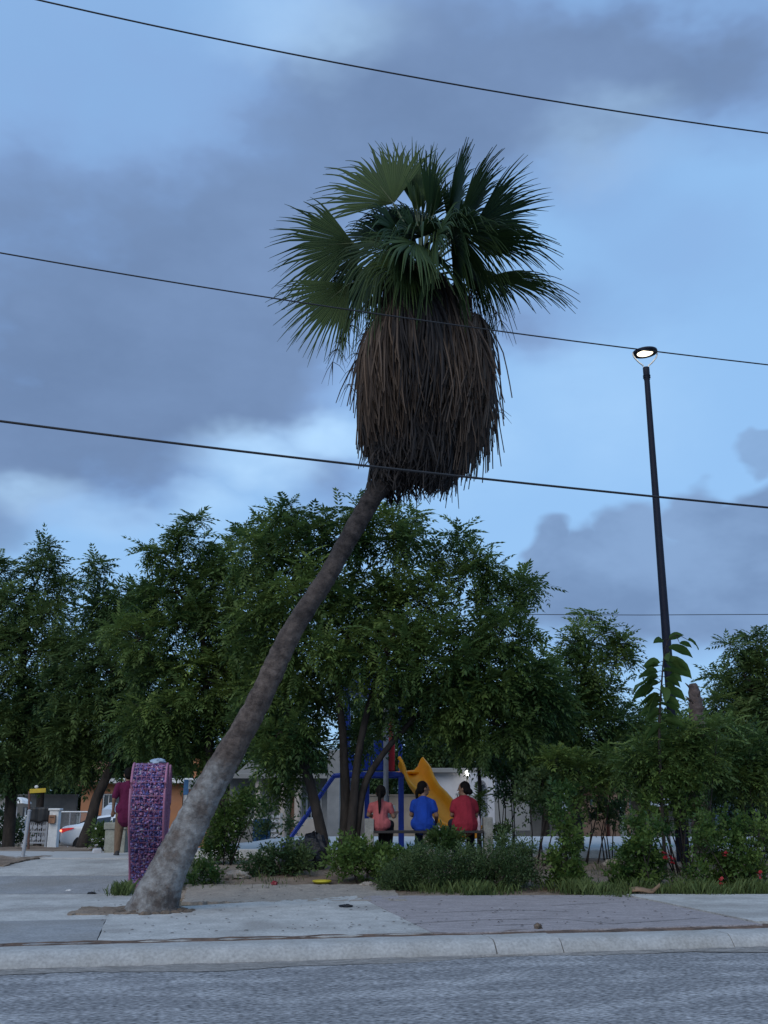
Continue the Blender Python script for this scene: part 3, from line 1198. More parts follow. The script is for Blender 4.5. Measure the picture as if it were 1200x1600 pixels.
NEEM = [pinnate(6, .33, .100, .036, .45, 1), pinnate(6, .38, .098, .034, .6, 2), pinnate(5, .28, .105, .038, .3, 3), pinnate(6, .34, .095, .035, .75, 4)]
NEEM_FAR = [pinnate(4, .40, .15, .055, .45, 1), pinnate(4, .44, .14, .05, .65, 2)]
SPRIG = [sprig(7, .16, .07, .038, 1), sprig(6, .2, .08, .042, 2), sprig(8, .14, .06, .034, 3)]
FINE = [sprig(9, .2, .045, .016, 5), sprig(8, .16, .05, .018, 6)]


def bake(Pn, D, Sc, var, tm):
    """leaves at points Pn, pointing along D, scale Sc"""
    Pn, D = np.asarray(Pn), np.asarray(D)
    D = D / np.linalg.norm(D, axis=1, keepdims=True)
    up = np.tile(np.array([0, 0, 1.0]), (len(D), 1)) + RNG.normal(0, .28, (len(D), 3))
    sd = np.cross(up, D)
    sd /= np.linalg.norm(sd, axis=1, keepdims=True) + 1e-9
    un = np.cross(D, sd)
    Rm = np.stack([D, sd, un], axis=2)
    which = RNG.integers(0, len(tm), len(D))
    VV, AA = [], []
    for i, T in enumerate(tm):
        m = which == i
        if not m.any():
            continue
        k = T.reshape(-1, 3)
        w_ = np.einsum('nij,kj->nki', Rm[m], k) * np.asarray(Sc)[m][:, None, None] + Pn[m][:, None, :]
        VV.append(w_.reshape(-1, 3))
        AA.append(np.repeat(np.asarray(var)[m], len(k)))
    VV = np.concatenate(VV)
    AA = np.clip(np.concatenate(AA), 0, 1)
    F = np.arange(len(VV), dtype=np.int32).reshape(-1, 4)
    return VV, F, AA


def crown_arrays(blobs, dens, tm, leaves=7, ls=1.0, whorl=.30, flat_=0.85, tone=.45, seed=0, shell=2.4, up=.45):
    """blobs: (centre, radius). returns leaf arrays and whorl points per blob"""
    rng = np.random.default_rng(seed)
    Pn, D, Sc, Va, tips = [], [], [], [], []
    for c, r in blobs:
        c = np.array(c)
        n = max(6, int(dens * r * r + dens * .35 * r))
        dirs = rng.normal(0, 1, (n, 3))
        dirs /= np.linalg.norm(dirs, axis=1, keepdims=True)
        rad = r * rng.random(n) ** (1 / shell) * rng.uniform(.8, 1.22, n)
        pos = c + dirs * rad[:, None] * np.array([1, 1, flat_])
        tips.append(pos)
        tb = tone + rng.normal(0, .17)
        for p_, d_, rr in zip(pos, dirs, rad):
            ax = d_ + np.array([0, 0, up]) + rng.normal(0, .2, 3)
            ax /= np.linalg.norm(ax)
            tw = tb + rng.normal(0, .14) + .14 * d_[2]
            e1 = np.cross(ax, [.3, .5, .8])
            e1 /= np.linalg.norm(e1)
            e2 = np.cross(ax, e1)
            a0 = rng.uniform(0, 6.28)
            for q in range(leaves):
                a_ = a0 + q * 2.4
                el = rng.uniform(.1, 1.15)
                dv = ax * sin(el) + (e1 * cos(a_) + e2 * sin(a_)) * cos(el)
                Pn.append(p_ - ax * whorl * .25 * rng.random())
                D.append(dv)
                Sc.append(ls * rng.uniform(.7, 1.2))
                Va.append(tw + rng.normal(0, .1))
    V_, F_, A_ = bake(Pn, D, np.array(Sc), np.array(Va), tm)
    return V_, F_, A_, tips


def blobs_px(lst, Y, scale=1.0):
    """(px, py, radius px, depth offset) measured in the photograph -> world spheres"""
    out_ = []
    for b in lst:
        dy = b[3] if len(b) > 3 else random.uniform(-.5, .5)
        c = P(b[0], b[1], Y + dy)
        out_.append((c, b[2] * depth(c) / 1600 * scale))
    return out_


m_bark = M('tree_bark', (0.048, 0.039, 0.034), (0.020, 0.017, 0.016), scale=10, rough=0.95, bump=0.6, stretch=(1, 1, .35), bscale=22, bdist=.02)
m_neem = leaf_mat('neem_leaf', (0.028, 0.068, 0.024), (0.175, 0.245, 0.060), trans=.36)
m_neem2 = leaf_mat('neem_leaf_blue', (0.024, 0.060, 0.026), (0.140, 0.200, 0.058), trans=.34)
m_shrub = leaf_mat('shrub_leaf', (0.026, 0.066, 0.018), (0.130, 0.195, 0.045), trans=.25)
m_shrub2 = leaf_mat('shrub_leaf_dull', (0.026, 0.058, 0.022), (0.110, 0.155, 0.058), trans=.2)
m_bright = leaf_mat('shrub_leaf_bright', (0.035, 0.075, 0.020), (0.120, 0.170, 0.050), trans=.3)


def bez(a_, b_, c_, n=8):
    return [a_ * (1 - t) ** 2 + b_ * 2 * t * (1 - t) + c_ * t * t for t in [i / n for i in range(n + 1)]]


def make_tree(name, label, cat, stems, blobs, dens, tm=NEEM, mat=m_neem, leaves=7, ls=1.0, tone=.45, seed=1, group=None, bark=None, limb_r=.055, twig_every=3, flat_=.85, shell=2.4, up=.45, base=None):
    """stems: list of (path points, radii); limbs grow from the stem heads to every clump of the crown"""
    random.seed(seed)
    bark = bark or m_bark
    b0 = base or stems[0][0][0]
    t = thing(name, label, cat, Vector((b0.x, b0.y, gz(b0.x, b0.y))), group=group)
    nodes = []
    for path, rr in stems:
        p2, r2 = resample([Vector(q) for q in path], list(rr), .14)
        MB().tube(p2, r2, n=10, wob=.035).build('trunk', bark, t, angle=180)
        nodes.append((Vector(path[-1]), rr[-1]))
        if len(path) > 3:
            nodes.append((Vector(path[-2]), rr[-2] * .8))
    order = sorted(blobs, key=lambda b: min((b[0] - n_[0]).length for n_ in nodes))
    for c, r in order:
        src = min(nodes, key=lambda n_: (n_[0] - c).length * (1.0 if n_[0].z < c.z + .2 else 1.5))
        rr = min(limb_r, src[1] * .75)
        m_ = (src[0] + c) / 2 + Vector((random.uniform(-.15, .15), random.uniform(-.15, .15), random.uniform(.02, .22)))
        path = bez(src[0], m_, Vector(c), 6)
        MB().tube(path, [rr + (rr * .55 - rr) * i / 6 for i in range(7)], n=6).build('limb', bark, t, angle=180)
        nodes.append((Vector(c), rr * .62))
    V_, F_, A_, tips = crown_arrays(blobs, dens, tm, leaves, ls, tone=tone, seed=seed, flat_=flat_, shell=shell, up=up)
    np_mesh('crown', V_, F_, mat, t, var=A_)
    mb = MB()
    for (c, r), tp in zip(blobs, tips):
        for q in tp[::twig_every]:
            q = Vector(q)
            m_ = (Vector(c) + q) / 2 + Vector((0, 0, .06))
            mb.tube([Vector(c), m_, q], [.012, .008, .003], n=3, cap=False)
    if mb.v:
        mb.build('twigs', bark, t, angle=180, kind='stuff')
    return t


def W(px, py, Y):
    return P(px, py, Y)


TG = 'neem trees in the park'
# centre tree: several stems behind the palm
YD = 20.0
D_BL = [(440, 832, 42), (402, 868, 40), (480, 850, 46), (545, 838, 42), (560, 812, 22), (610, 822, 30), (630, 852, 30), (700, 862, 26), (716, 836, 14), (745, 868, 12), (738, 900, 28), (772, 888, 9), (812, 912, 20), (838, 918, 8), (775, 940, 34), (560, 795, 10), (640, 808, 9), (455, 795, 12),
        (785, 985, 46), (825, 1000, 14), (655, 945, 64), (560, 940, 72), (470, 935, 68), (415, 985, 55), (505, 1020, 72), (600, 1030, 80, -.6), (690, 1030, 80, -.5), (760, 1060, 66),
        (815, 1075, 48), (840, 1110, 52), (770, 1130, 58), (705, 1100, 52, -.3), (640, 1110, 50, .6), (445, 1075, 56), (440, 1145, 36, -.4), (405, 1125, 34), (425, 1180, 22, -.5), (497, 1112, 30, .9), (530, 1085, 28, 1.1), (850, 1055, 32), (735, 1150, 26, .5),
        (480, 1165, 28, .3), (560, 1155, 24, 1.2), (430, 1205, 20, .8), (465, 1198, 22, .8), (448, 1228, 15, 1.0)]


def gp(px, Y):
    p = P(px, 1300, Y)
    return Vector((p.x, Y, gz(p.x, Y) - .03))


st = [([gp(512, YD), W(500, 1290, YD), W(482, 1215, YD), W(462, 1150, YD), W(445, 1080, YD)], (.11, .10, .09, .075, .05)),
      ([gp(536, YD + .15), W(540, 1270, YD + .15), W(538, 1200, YD + .1), W(534, 1130, YD), W(520, 1040, YD), W(500, 960, YD)], (.12, .10, .085, .075, .06, .04)),
      ([gp(545, YD - .1), W(552, 1260, YD - .1), W(560, 1180, YD - .15), W(580, 1090, YD - .2), W(620, 980, YD - .2)], (.10, .085, .07, .06, .045)),
      ([gp(552, YD), W(566, 1240, YD), W(590, 1190, YD), W(640, 1130, YD), W(720, 1050, YD)], (.085, .07, .06, .05, .04))]
make_tree('neem_tree', 'large dark green tree with several thin stems beside the blue slide tower', 'tree', st, blobs_px(D_BL, YD), 66, ls=1.2, seed=3, group=TG, base=gp(530, YD), tone=.42)

# tree between the palm's foot and the orange house, top left of centre
C_BL = [(298, 838, 26), (300, 815, 10), (258, 868, 16), (238, 858, 8), (345, 872, 28), (380, 838, 8), (335, 905, 56), (275, 925, 48), (385, 930, 52), (305, 985, 64), (375, 1010, 62), (325, 1070, 66), (260, 1060, 50), (370, 1100, 50), (290, 1120, 58), (225, 1120, 48),
        (350, 1150, 42), (260, 1165, 36), (310, 1180, 34), (400, 1060, 45), (215, 1000, 44), (240, 940, 34)]
YC = 22.5
st = [([gp(330, YC), W(334, 1240, YC), W(325, 1160, YC), W(322, 1080, YC), W(315, 980, YC)], (.12, .10, .09, .07, .05)),
      ([gp(334, YC), W(350, 1230, YC), W(372, 1130, YC), W(385, 1040, YC)], (.09, .08, .06, .04))]
make_tree('neem_tree', 'mid green tree rising behind the middle of the leaning palm trunk', 'tree', st, blobs_px(C_BL, YC), 60, ls=1.2, seed=5, group=TG, tone=.47)

# leaning tree by the white car
B_BL = [(152, 900, 14), (155, 882, 7), (185, 940, 24), (215, 930, 24), (160, 950, 34), (140, 1000, 44), (205, 985, 48), (175, 1050, 62), (120, 1075, 50), (225, 1060, 50), (160, 1115, 60), (215, 1130, 50), (110, 1140, 46), (190, 1170, 34), (145, 1180, 34), (240, 1170, 24), (100, 1175, 30)]
YB = 26.5
st = [([gp(128, YB), W(143, 1280, YB), W(150, 1250, YB), W(166, 1215, YB), W(178, 1180, YB), W(172, 1100, YB)], (.16, .14, .13, .12, .10, .07))]
make_tree('neem_tree', 'tree with crooked leaning trunk in front of the white car', 'tree', st, blobs_px(B_BL, YB), 46, ls=1.35, seed=7, group=TG, mat=m_neem2, tone=.45)

# far left tree
A_BL = [(5, 892, 24), (72, 875, 18), (68, 855, 8), (60, 905, 30), (95, 920, 22), (20, 950, 46), (75, 960, 40), (-20, 1000, 56), (50, 1020, 50), (100, 1030, 40), (10, 1080, 60), (75, 1090, 50), (30, 1150, 60), (85, 1160, 42), (-30, 1130, 60), (8, 1195, 38), (72, 1188, 34), (-50, 930, 50), (-40, 1210, 44), (112, 1195, 20), (-90, 1040, 60), (-100, 1140, 60)]
YA = 28.0
st = [([gp(15, YA), W(18, 1240, YA), W(25, 1150, YA), W(35, 1050, YA), W(40, 960, YA)], (.17, .15, .13, .10, .06))]
make_tree('neem_tree', 'dark tree at the left edge above the yellow street sign', 'tree', st, blobs_px(A_BL, YA), 44, ls=1.35, seed=9, group=TG, mat=m_neem2, tone=.40)

# right of the slide, with open sprays against the sky
E_BL = [(915, 962, 9), (908, 985, 16), (895, 1010, 18), (945, 990, 12), (970, 1000, 10), (975, 1030, 12), (958, 1015, 10), (930, 1040, 34), (885, 1030, 24), (890, 1075, 44), (940, 1085, 38), (870, 1120, 50), (925, 1135, 52), (975, 1130, 40), (840, 1160, 44), (900, 1180, 44), (960, 1180, 44), (820, 1110, 46), (1010, 1160, 40), (800, 1170, 32)]
YE = 23.5
st = [([gp(905, YE), W(900, 1250, YE), W(893, 1170, YE), W(905, 1090, YE), W(922, 1010, YE)], (.11, .09, .08, .06, .035)),
      ([gp(907, YE), W(880, 1200, YE), W(850, 1120, YE)], (.08, .06, .04))]
make_tree('neem_tree', 'open feathery tree between the slide and the lamp post', 'tree', st, blobs_px(E_BL, YE), 50, ls=1.2, seed=11, group=TG, tone=.45)

# right edge
F_BL = [(1140, 1008, 9), (1122, 1060, 10), (1185, 1008, 22), (1205, 1040, 34), (1160, 1050, 30), (1140, 1080, 24), (1190, 1090, 46), (1130, 1115, 40), (1230, 1100, 60), (1175, 1145, 52), (1110, 1150, 40), (1230, 1180, 60), (1150, 1190, 44), (1070, 1155, 38), (1060, 1195, 36), (1110, 1200, 38), (1195, 1215, 40), (1270, 1040, 50)]
YF = 25.0
st = [([gp(1190, YF), W(1188, 1240, YF), W(1180, 1160, YF), W(1185, 1080, YF), W(1195, 1020, YF)], (.13, .11, .10, .07, .04))]
make_tree('neem_tree', 'green tree at the right edge behind the lamp post', 'tree', st, blobs_px(F_BL, YF), 50, ls=1.3, seed=13, group=TG, mat=m_neem2, tone=.47)

# farther trees closing the view between the near crowns
for i, (px, top, rr, Y, lab) in enumerate([(60, 1120, 60, 50, 'far dark tree seen under the left edge crowns'), (430, 1110, 60, 49, 'far tree over the grey house roof'), (600, 1090, 60, 52, 'far dark tree behind the blue tower roof'),
                                           (690, 1120, 60, 51, 'far tree above the white house'), (850, 1140, 55, 50, 'far tree left of the brick hut'), (1000, 1130, 55, 50, 'far tree right of the brick hut'), (1090, 1150, 50, 49, 'far tree behind the cut palm stump'), (1170, 1140, 60, 51, 'far tree over the blue framed shelter'), (240, 1110, 55, 51, 'far tree behind the orange house')]):
    bl = blobs_px([(px + random.uniform(-40, 40), top + random.uniform(0, 70), random.uniform(28, 44), random.uniform(-1, 1)) for _ in range(9)] + [(px + dx, 1195 + random.uniform(-14, 14), 34, 0) for dx in (-60, -20, 20, 60)], Y)
    st = [([gp(px, Y), W(px + 4, 1220, Y), W(px - 3, 1170, Y), W(px, 1130, Y)], (.2, .17, .14, .08))]
    make_tree('far_tree', lab, 'tree', st, bl, 20, tm=NEEM_FAR, ls=1.25, seed=30 + i, group='trees beyond the park', mat=m_neem2, tone=.3, twig_every=6)


# ------------------------------------------------------------------ sapling with big leaves by the lamp post
def big_leaf(ln, wd_, seed):
    rn = random.Random(seed)
    V_, F_, A_ = [], [], []
    T = [0, .12, .3, .5, .7, .86, 1]
    Wd = [.08, .62, .95, 1.0, .82, .48, .02]
    for i, t in enumerate(T):
        x = ln * t
        z = -.42 * ln * t * t
        for s_ in (-1, -.5, 0, .5, 1):
            yy = s_ * wd_ / 2 * Wd[i]
            V_.append((x, yy, z + abs(yy) * .35 + .012 * sin(9 * t + 5 * s_)))
            A_.append(.5 + .12 * (abs(s_) < .1) + rn.uniform(-.05, .05))
    for i in range(len(T) - 1):
        for k in range(4):
            b_ = i * 5 + k
            F_.append((b_, b_ + 1, b_ + 6, b_ + 5))
    me = np_mesh('leaf', np.array(V_), F_, m_big, None, var=A_)
    me.data.shade_smooth()
    return me


m_big = leaf_mat('broad_leaf', (0.040, 0.085, 0.025), (0.120, 0.185, 0.045), trans=.4, rough=.5)
YS = 18.2
sb = gp(1035, YS)
sap = thing('broad_leaf_sapling', 'slender sapling with big drooping leaves in front of the lamp post', 'tree', sb)
spine = [sb, W(1034, 1250, YS), W(1030, 1150, YS), W(1033, 1080, YS), W(1040, 1010, YS), W(1055, 992, YS)]
p2, r2 = resample(spine, [.035, .03, .024, .018, .010, .005], .08)
MB().tube(p2, r2, n=7, wob=.05).build('trunk', m_bark, sap, angle=180)
LV = [(1075, 1000, 1094, 1025), (1062, 1005, 1090, 1020), (1045, 1012, 1085, 1030), (1050, 1035, 1086, 1062), (1040, 1030, 1078, 1072), (1050, 1050, 1062, 1080), (1030, 1040, 995, 1045), (1028, 1050, 985, 1065), (1025, 1060, 980, 1085), (1022, 1075, 985, 1105), (1028, 1068, 1002, 1100),
      (1035, 1072, 1045, 1110), (1030, 1085, 1010, 1125), (1040, 1090, 1060, 1118), (1036, 1000, 1020, 1012), (1046, 998, 1066, 992), (1040, 1060, 1070, 1085), (1030, 1100, 1000, 1130), (1035, 1120, 1062, 1140), (1032, 1140, 1005, 1165), (1045, 1020, 1040, 1050), (1034, 1160, 1060, 1185)]
rl = random.Random(3)
LV += [(1034 + rl.uniform(-6, 8), y_, 1034 + s_ * rl.uniform(22, 50), y_ + rl.uniform(8, 34)) for y_, s_ in zip([1035, 1048, 1058, 1066, 1076, 1084, 1092, 1100, 1108, 1116, 1126, 1136, 1070, 1090, 1110, 1150], [-1, 1, -1, -1, 1, -1, -1, 1, -1, -1, 1, -1, 1, -1, 1, 1])]
lp = [big_leaf(.34, .21, s) for s in (1, 2, 3)]
used_l = set()
for i, (x0, y0, x1, y1) in enumerate(LV):
    dy = random.uniform(-.22, .22)
    a_, b_ = W(x0, y0, YS), W(x1, y1, YS + dy)
    d = (b_ - a_)
    pr = lp[i % 3]
    o = pr if i % 3 not in used_l else pr.copy()
    if i % 3 in used_l:
        COL.objects.link(o)
    used_l.add(i % 3)
    o.parent = sap
    o.location = a_ - sb
    hd = Vector((d.x, d.y, d.z * .6 + .10)).normalized()
    _, s_, u_ = frame(hd)
    tw = random.uniform(-.5, .5) + (.55 if d.x > 0 else -.55)
    s2 = s_ * cos(tw) + u_ * sin(tw)
    u2 = s2.cross(hd)
    o.rotation_euler = Matrix((hd, -s2, u2)).transposed().to_euler() if False else Matrix((hd, u2.cross(hd), u2)).transposed().to_euler()
    k = (d.length / .34 * .70 + .05) * random.uniform(.7, 1.15)
    o.scale = (k, max(.8, k * .95), k)
    sp = min(p2, key=lambda q: (q - a_).length)
    MB().tube([sp, (sp + a_) / 2 + Vector((0, 0, .02)), a_], [.008, .006, .004], n=4).build('leaf_stalk', m_bark, sap)

# cut palm stump behind it
m_stump = M('stump_bark', (0.15, 0.11, 0.10), (0.06, 0.047, 0.045), scale=9, rough=.95, bump=.7, bscale=20, bdist=.03)
ys_ = 21.5
b_ = gp(1096, ys_)
stp = thing('palm_stump', 'brown topless palm trunk standing right of the lamp post', 'stump', b_)
p2, r2 = resample([b_, W(1095, 1240, ys_), W(1091, 1150, ys_), W(1086, 1090, ys_), W(1082, 1068, ys_)], [.20, .19, .17, .13, .07], .06)
MB().tube(p2, [r * (1 + (.12 if i % 2 else -.05)) for i, r in enumerate(r2)], n=14, wob=.1).build('trunk', m_stump, stp, angle=60)
mb = MB()
for k in range(26):
    i = int(len(p2) * .45 + k / 26 * len(p2) * .5)
    i = min(i, len(p2) - 2)
    t = k * 2.4
    d = Vector((cos(t), sin(t), .9))
    mb.tube([p2[i] + d * .08, p2[i] + d * .2], [.03, .008], n=4)
mb.build('leaf_boots', m_stump, stp, kind='stuff')


# ------------------------------------------------------------------ shrubs and hedge
def shrub(name, label, px_list, Y, mat=m_shrub, tm=SPRIG, dens=150, ls=1.0, tone=.45, seed=1, group='shrubs in the planting bed', leaves=5, flat_=.9, flowers=None, cat='shrub', shell=2.0):
    random.seed(seed)
    bl = blobs_px([(b[0], b[1], b[2], b[3] if len(b) > 3 else random.uniform(-.2, .2)) for b in px_list], Y)
    cx = sum(b[0].x for b in bl) / len(bl)
    t = thing(name, label, cat, Vector((cx, Y, gz(cx, Y))), group=group)
    V_, F_, A_, tips = crown_arrays(bl, dens, tm, leaves, ls, whorl=.12, tone=tone, seed=seed, flat_=flat_, shell=shell, up=.7)
    # nothing grows below the soil
    q = V_.reshape(-1, 4, 3)
    keep = q[:, :, 2].min(axis=1) > np.array([gz(a_[0][0], a_[0][1]) for a_ in q]) - .01
    V_ = q[keep].reshape(-1, 3)
    A_ = A_.reshape(-1, 4)[keep].ravel()
    np_mesh('foliage', V_, np.arange(len(V_), dtype=np.int32).reshape(-1, 4), mat, t, var=A_)
    mb = MB()
    for (c, r), tp in zip(bl, tips):
        root = Vector((c.x * .3 + cx * .7, c.y, gz(c.x, c.y) - .02))
        top = Vector(c)
        for k in range(1):
            rt = root + Vector((random.uniform(-.1, .1), random.uniform(-.1, .1), 0))
            mb.tube([rt, (rt + top) / 2 + Vector((random.uniform(-.1, .1), random.uniform(-.1, .1), 0)), top + Vector((random.uniform(-.1, .1), 0, r * .3))], [.014, .011, .005], n=4)
        for q in tp[::5]:
            mb.tube([top, Vector(q)], [.006, .002], n=3, cap=False)
    mb.build('stems', m_bark, t, kind='stuff', angle=180)
    if flowers:
        for (fx, fy, fr) in flowers:
            c = P(fx, fy, Y - .45)
            mbf = MB()
            for k in range(14):
                d = Vector((random.gauss(0, 1), random.gauss(0, 1), random.gauss(0, 1))).normalized()
                e = d.cross(Vector((.3, .2, .9))).normalized()
                s_ = fr * depth(c) / 1600
                a0 = c + d * s_ * .25
                mbf.add([a0, a0 + (d + e * .7) * s_ * .6, a0 + d * s_, a0 + (d - e * .7) * s_ * .6], [(0, 1, 2, 3)])
            mbf.build('flower_cluster', m_redfl, t)
    return t


m_redfl = M('red_petals', (0.42, 0.030, 0.035), (0.26, 0.018, 0.03), scale=20, rough=.6, bump=0)
shrub('shrub', 'dull green spreading shrub beside the dumped dark bag', [(405, 1352, 24), (440, 1340, 24), (475, 1345, 20), (420, 1370, 20), (460, 1368, 20), (395, 1372, 14)], 18.3, m_shrub2, dens=130, seed=41, tone=.35)
shrub('shrub', 'small dark shrub touching the right side of the palm foot', [(318, 1362, 16), (305, 1375, 12), (335, 1372, 10)], 17.4, m_shrub, dens=130, seed=42, tone=.3)
shrub('shrub', 'tall bush just right of the whitewashed palm trunk', [(345, 1260, 26), (370, 1275, 22), (340, 1300, 28), (372, 1305, 22), (355, 1330, 22), (385, 1250, 16), (335, 1235, 16), (330, 1330, 16), (400, 1262, 12)], 19.6, m_shrub, dens=110, seed=43, tone=.42)
shrub('shrub', 'leafy green bush in front of the pink shirted bench sitter', [(545, 1336, 24), (572, 1334, 22), (600, 1340, 20), (530, 1352, 22), (565, 1355, 26), (600, 1360, 20), (625, 1345, 18)], 17.6, m_shrub, dens=120, seed=44, tone=.5)
shrub('hedge', 'wide low feathery hedge in front of the bench', [(620, 1372, 26), (650, 1360, 26), (690, 1355, 26), (730, 1352, 26), (770, 1350, 28), (805, 1352, 24), (640, 1388, 20), (680, 1384, 22), (720, 1384, 22), (760, 1382, 24), (800, 1384, 20), (825, 1372, 16), (605, 1395, 14), (660, 1340, 16), (785, 1328, 16), (815, 1335, 12)], 16.9, m_shrub2, tm=FINE, dens=230, ls=1.15, seed=45, tone=.42, leaves=6, cat='hedge')
shrub('shrub', 'bright leafy twig bush under the bench middle', [(690, 1310, 16), (700, 1325, 16), (675, 1320, 12), (715, 1312, 10)], 19.0, m_bright, dens=150, seed=46, tone=.3)
shrub('shrub', 'narrow upright bush left of the lamp post', [(885, 1290, 18), (890, 1320, 20), (880, 1345, 22), (892, 1370, 24), (870, 1380, 18), (905, 1385, 18), (878, 1265, 14), (885, 1240, 16)], 16.9, m_shrub, dens=130, seed=47, tone=.42)
shrub('shrub', 'broad bush with dark leaves at the lamp post foot', [(985, 1330, 24), (1010, 1320, 24), (1000, 1355, 28), (970, 1365, 22), (1030, 1360, 22), (1010, 1385, 22), (975, 1385, 18), (1025, 1300, 20), (990, 1295, 18)], 17.0, m_shrub, dens=125, seed=48, tone=.38, flowers=[(1040, 1335, 7), (1050, 1344, 6)])
shrub('shrub', 'flowering bush with two red blooms at the right edge', [(1110, 1320, 24), (1140, 1310, 22), (1160, 1330, 24), (1120, 1350, 26), (1150, 1365, 26), (1090, 1370, 22), (1175, 1360, 20), (1120, 1385, 22), (1170, 1385, 20), (1105, 1285, 18), (1150, 1290, 18), (1190, 1300, 18), (1205, 1330, 18)], 17.0, m_shrub, dens=120, seed=49, tone=.42, flowers=[(1127, 1378, 7), (1188, 1367, 6), (1133, 1335, 5)])
# taller shrubs behind
shrub('shrub', 'pale round clipped bush beside the white house', [(785, 1195, 28), (800, 1180, 20), (770, 1190, 18), (795, 1210, 22), (810, 1225, 20), (790, 1235, 16)], 23.0, m_bright, dens=80, ls=1.2, seed=50, tone=.25)
shrub('shrub', 'hanging leafy mass left of the narrow upright bush', [(825, 1250, 26), (840, 1220, 26), (850, 1262, 20), (870, 1225, 22), (865, 1250, 20), (795, 1300, 12), (770, 1310, 12)], 19.5, m_shrub2, dens=80, ls=1.1, seed=51, tone=.4)
shrub('shrub', 'low mid green bush before the brick hut', [(925, 1282, 14), (950, 1278, 16), (970, 1268, 16), (940, 1268, 14)], 20.6, m_shrub2, dens=85, seed=52, tone=.3)
shrub('shrub', 'tall loose bush growing round the lamp post', [(1030, 1230, 20), (1010, 1250, 22), (1075, 1250, 24), (1050, 1275, 24), (1085, 1280, 24), (1015, 1275, 20), (1060, 1215, 20), (1090, 1225, 22)], 18.2, m_shrub, dens=80, seed=53, tone=.45)
shrub('shrub', 'grey green bush under the right edge tree', [(1130, 1255, 24), (1160, 1265, 26), (1190, 1260, 26), (1145, 1285, 22), (1185, 1290, 22), (1215, 1280, 26), (1120, 1235, 18)], 20.4, m_shrub2, dens=80, seed=54, tone=.5)
shrub('shrub', 'small bright bush in front of the white car', [(158, 1302, 10), (165, 1312, 8), (155, 1316, 8), (168, 1300, 6)], 25.0, m_bright, dens=110, ls=1.3, seed=55, tone=.3)
shrub('shrub', 'weedy green bush at the far left edge', [(5, 1290, 20), (20, 1300, 14), (-20, 1290, 24), (8, 1312, 12), (-15, 1312, 18), (28, 1312, 8)], 30.0, m_shrub2, dens=50, ls=1.5, seed=56, tone=.45)
shrub('shrub', 'garden bush before the grey house', [(395, 1290, 14), (420, 1270, 12), (450, 1290, 10), (380, 1250, 14), (415, 1300, 10)], 33.0, m_shrub2, dens=34, ls=1.6, seed=57, tone=.4)

shrub('shrub', 'light leafy mass hiding the lamp post middle', [(1010, 1180, 30), (1050, 1165, 28), (1085, 1185, 32), (1030, 1205, 28), (1070, 1150, 20), (1110, 1170, 26), (990, 1205, 24), (1100, 1210, 26), (1120, 1140, 22), (1060, 1200, 26)], 18.5, m_neem, tm=NEEM, dens=80, ls=1.0, seed=61, tone=.5, leaves=6)
shrub('shrub', 'light leafy mass right of the cut palm stump', [(1140, 1190, 30), (1175, 1180, 30), (1205, 1200, 30), (1150, 1220, 28), (1190, 1225, 28), (1120, 1210, 22), (1165, 1150, 22)], 19.6, m_neem, tm=NEEM, dens=75, ls=1.05, seed=62, tone=.5, leaves=6)
shrub('shrub', 'light leafy branches above the narrow upright bush', [(900, 1200, 26), (870, 1190, 24), (935, 1205, 26), (960, 1190, 22), (915, 1235, 20), (850, 1205, 20)], 19.8, m_neem, tm=NEEM, dens=75, ls=1.05, seed=63, tone=.5, leaves=6)
# pollarded small tree right of the red shirted sitter
st = [([gp(749, 21.2), W(748, 1270, 21.2), W(750, 1235, 21.2), W(748, 1200, 21.2)], (.05, .045, .04, .035))]
make_tree('small_tree', 'thin trunked small tree beside the red shirted bench sitter', 'tree', st, blobs_px([(750, 1180, 16), (735, 1170, 14), (765, 1175, 14), (748, 1248, 4)], 21.2), 60, seed=60, tone=.3, limb_r=.02)


# ------------------------------------------------------------------ grass
def grass(name, label, pts, n, h, mat, seed=1, spread=.12):
    rng = np.random.default_rng(seed)
    V_, A_ = [], []
    for c in pts:
        k = int(n * rng.uniform(.6, 1.3))
        for _ in range(k):
            x, y = c[0] + rng.normal(0, spread), c[1] + rng.normal(0, spread * .6)
            z = gz(x, y) - .005
            a_ = rng.uniform(0, 6.28)
            hh = h * rng.uniform(.35, 1.5) * (.6 + .8 * abs(sin(c[0] * 3.7)))
            ln = rng.uniform(.1, .7) * hh
            wx, wy = -sin(a_) * .006, cos(a_) * .006
            tx, ty = cos(a_) * ln, sin(a_) * ln
            V_ += [(x - wx, y - wy, z), (x + wx, y + wy, z), (x + wx * .7 + tx * .5, y + wy * .7 + ty * .5, z + hh * .75), (x + tx, y + ty, z + hh)]
            A_ += [rng.uniform(.2, .9)] * 4
    V_ = np.array(V_)
    o = np_mesh(name, V_, np.arange(len(V_), dtype=np.int32).reshape(-1, 4), mat, None, var=np.array(A_))
    tag(o, label, 'grass', kind='stuff')
    return o


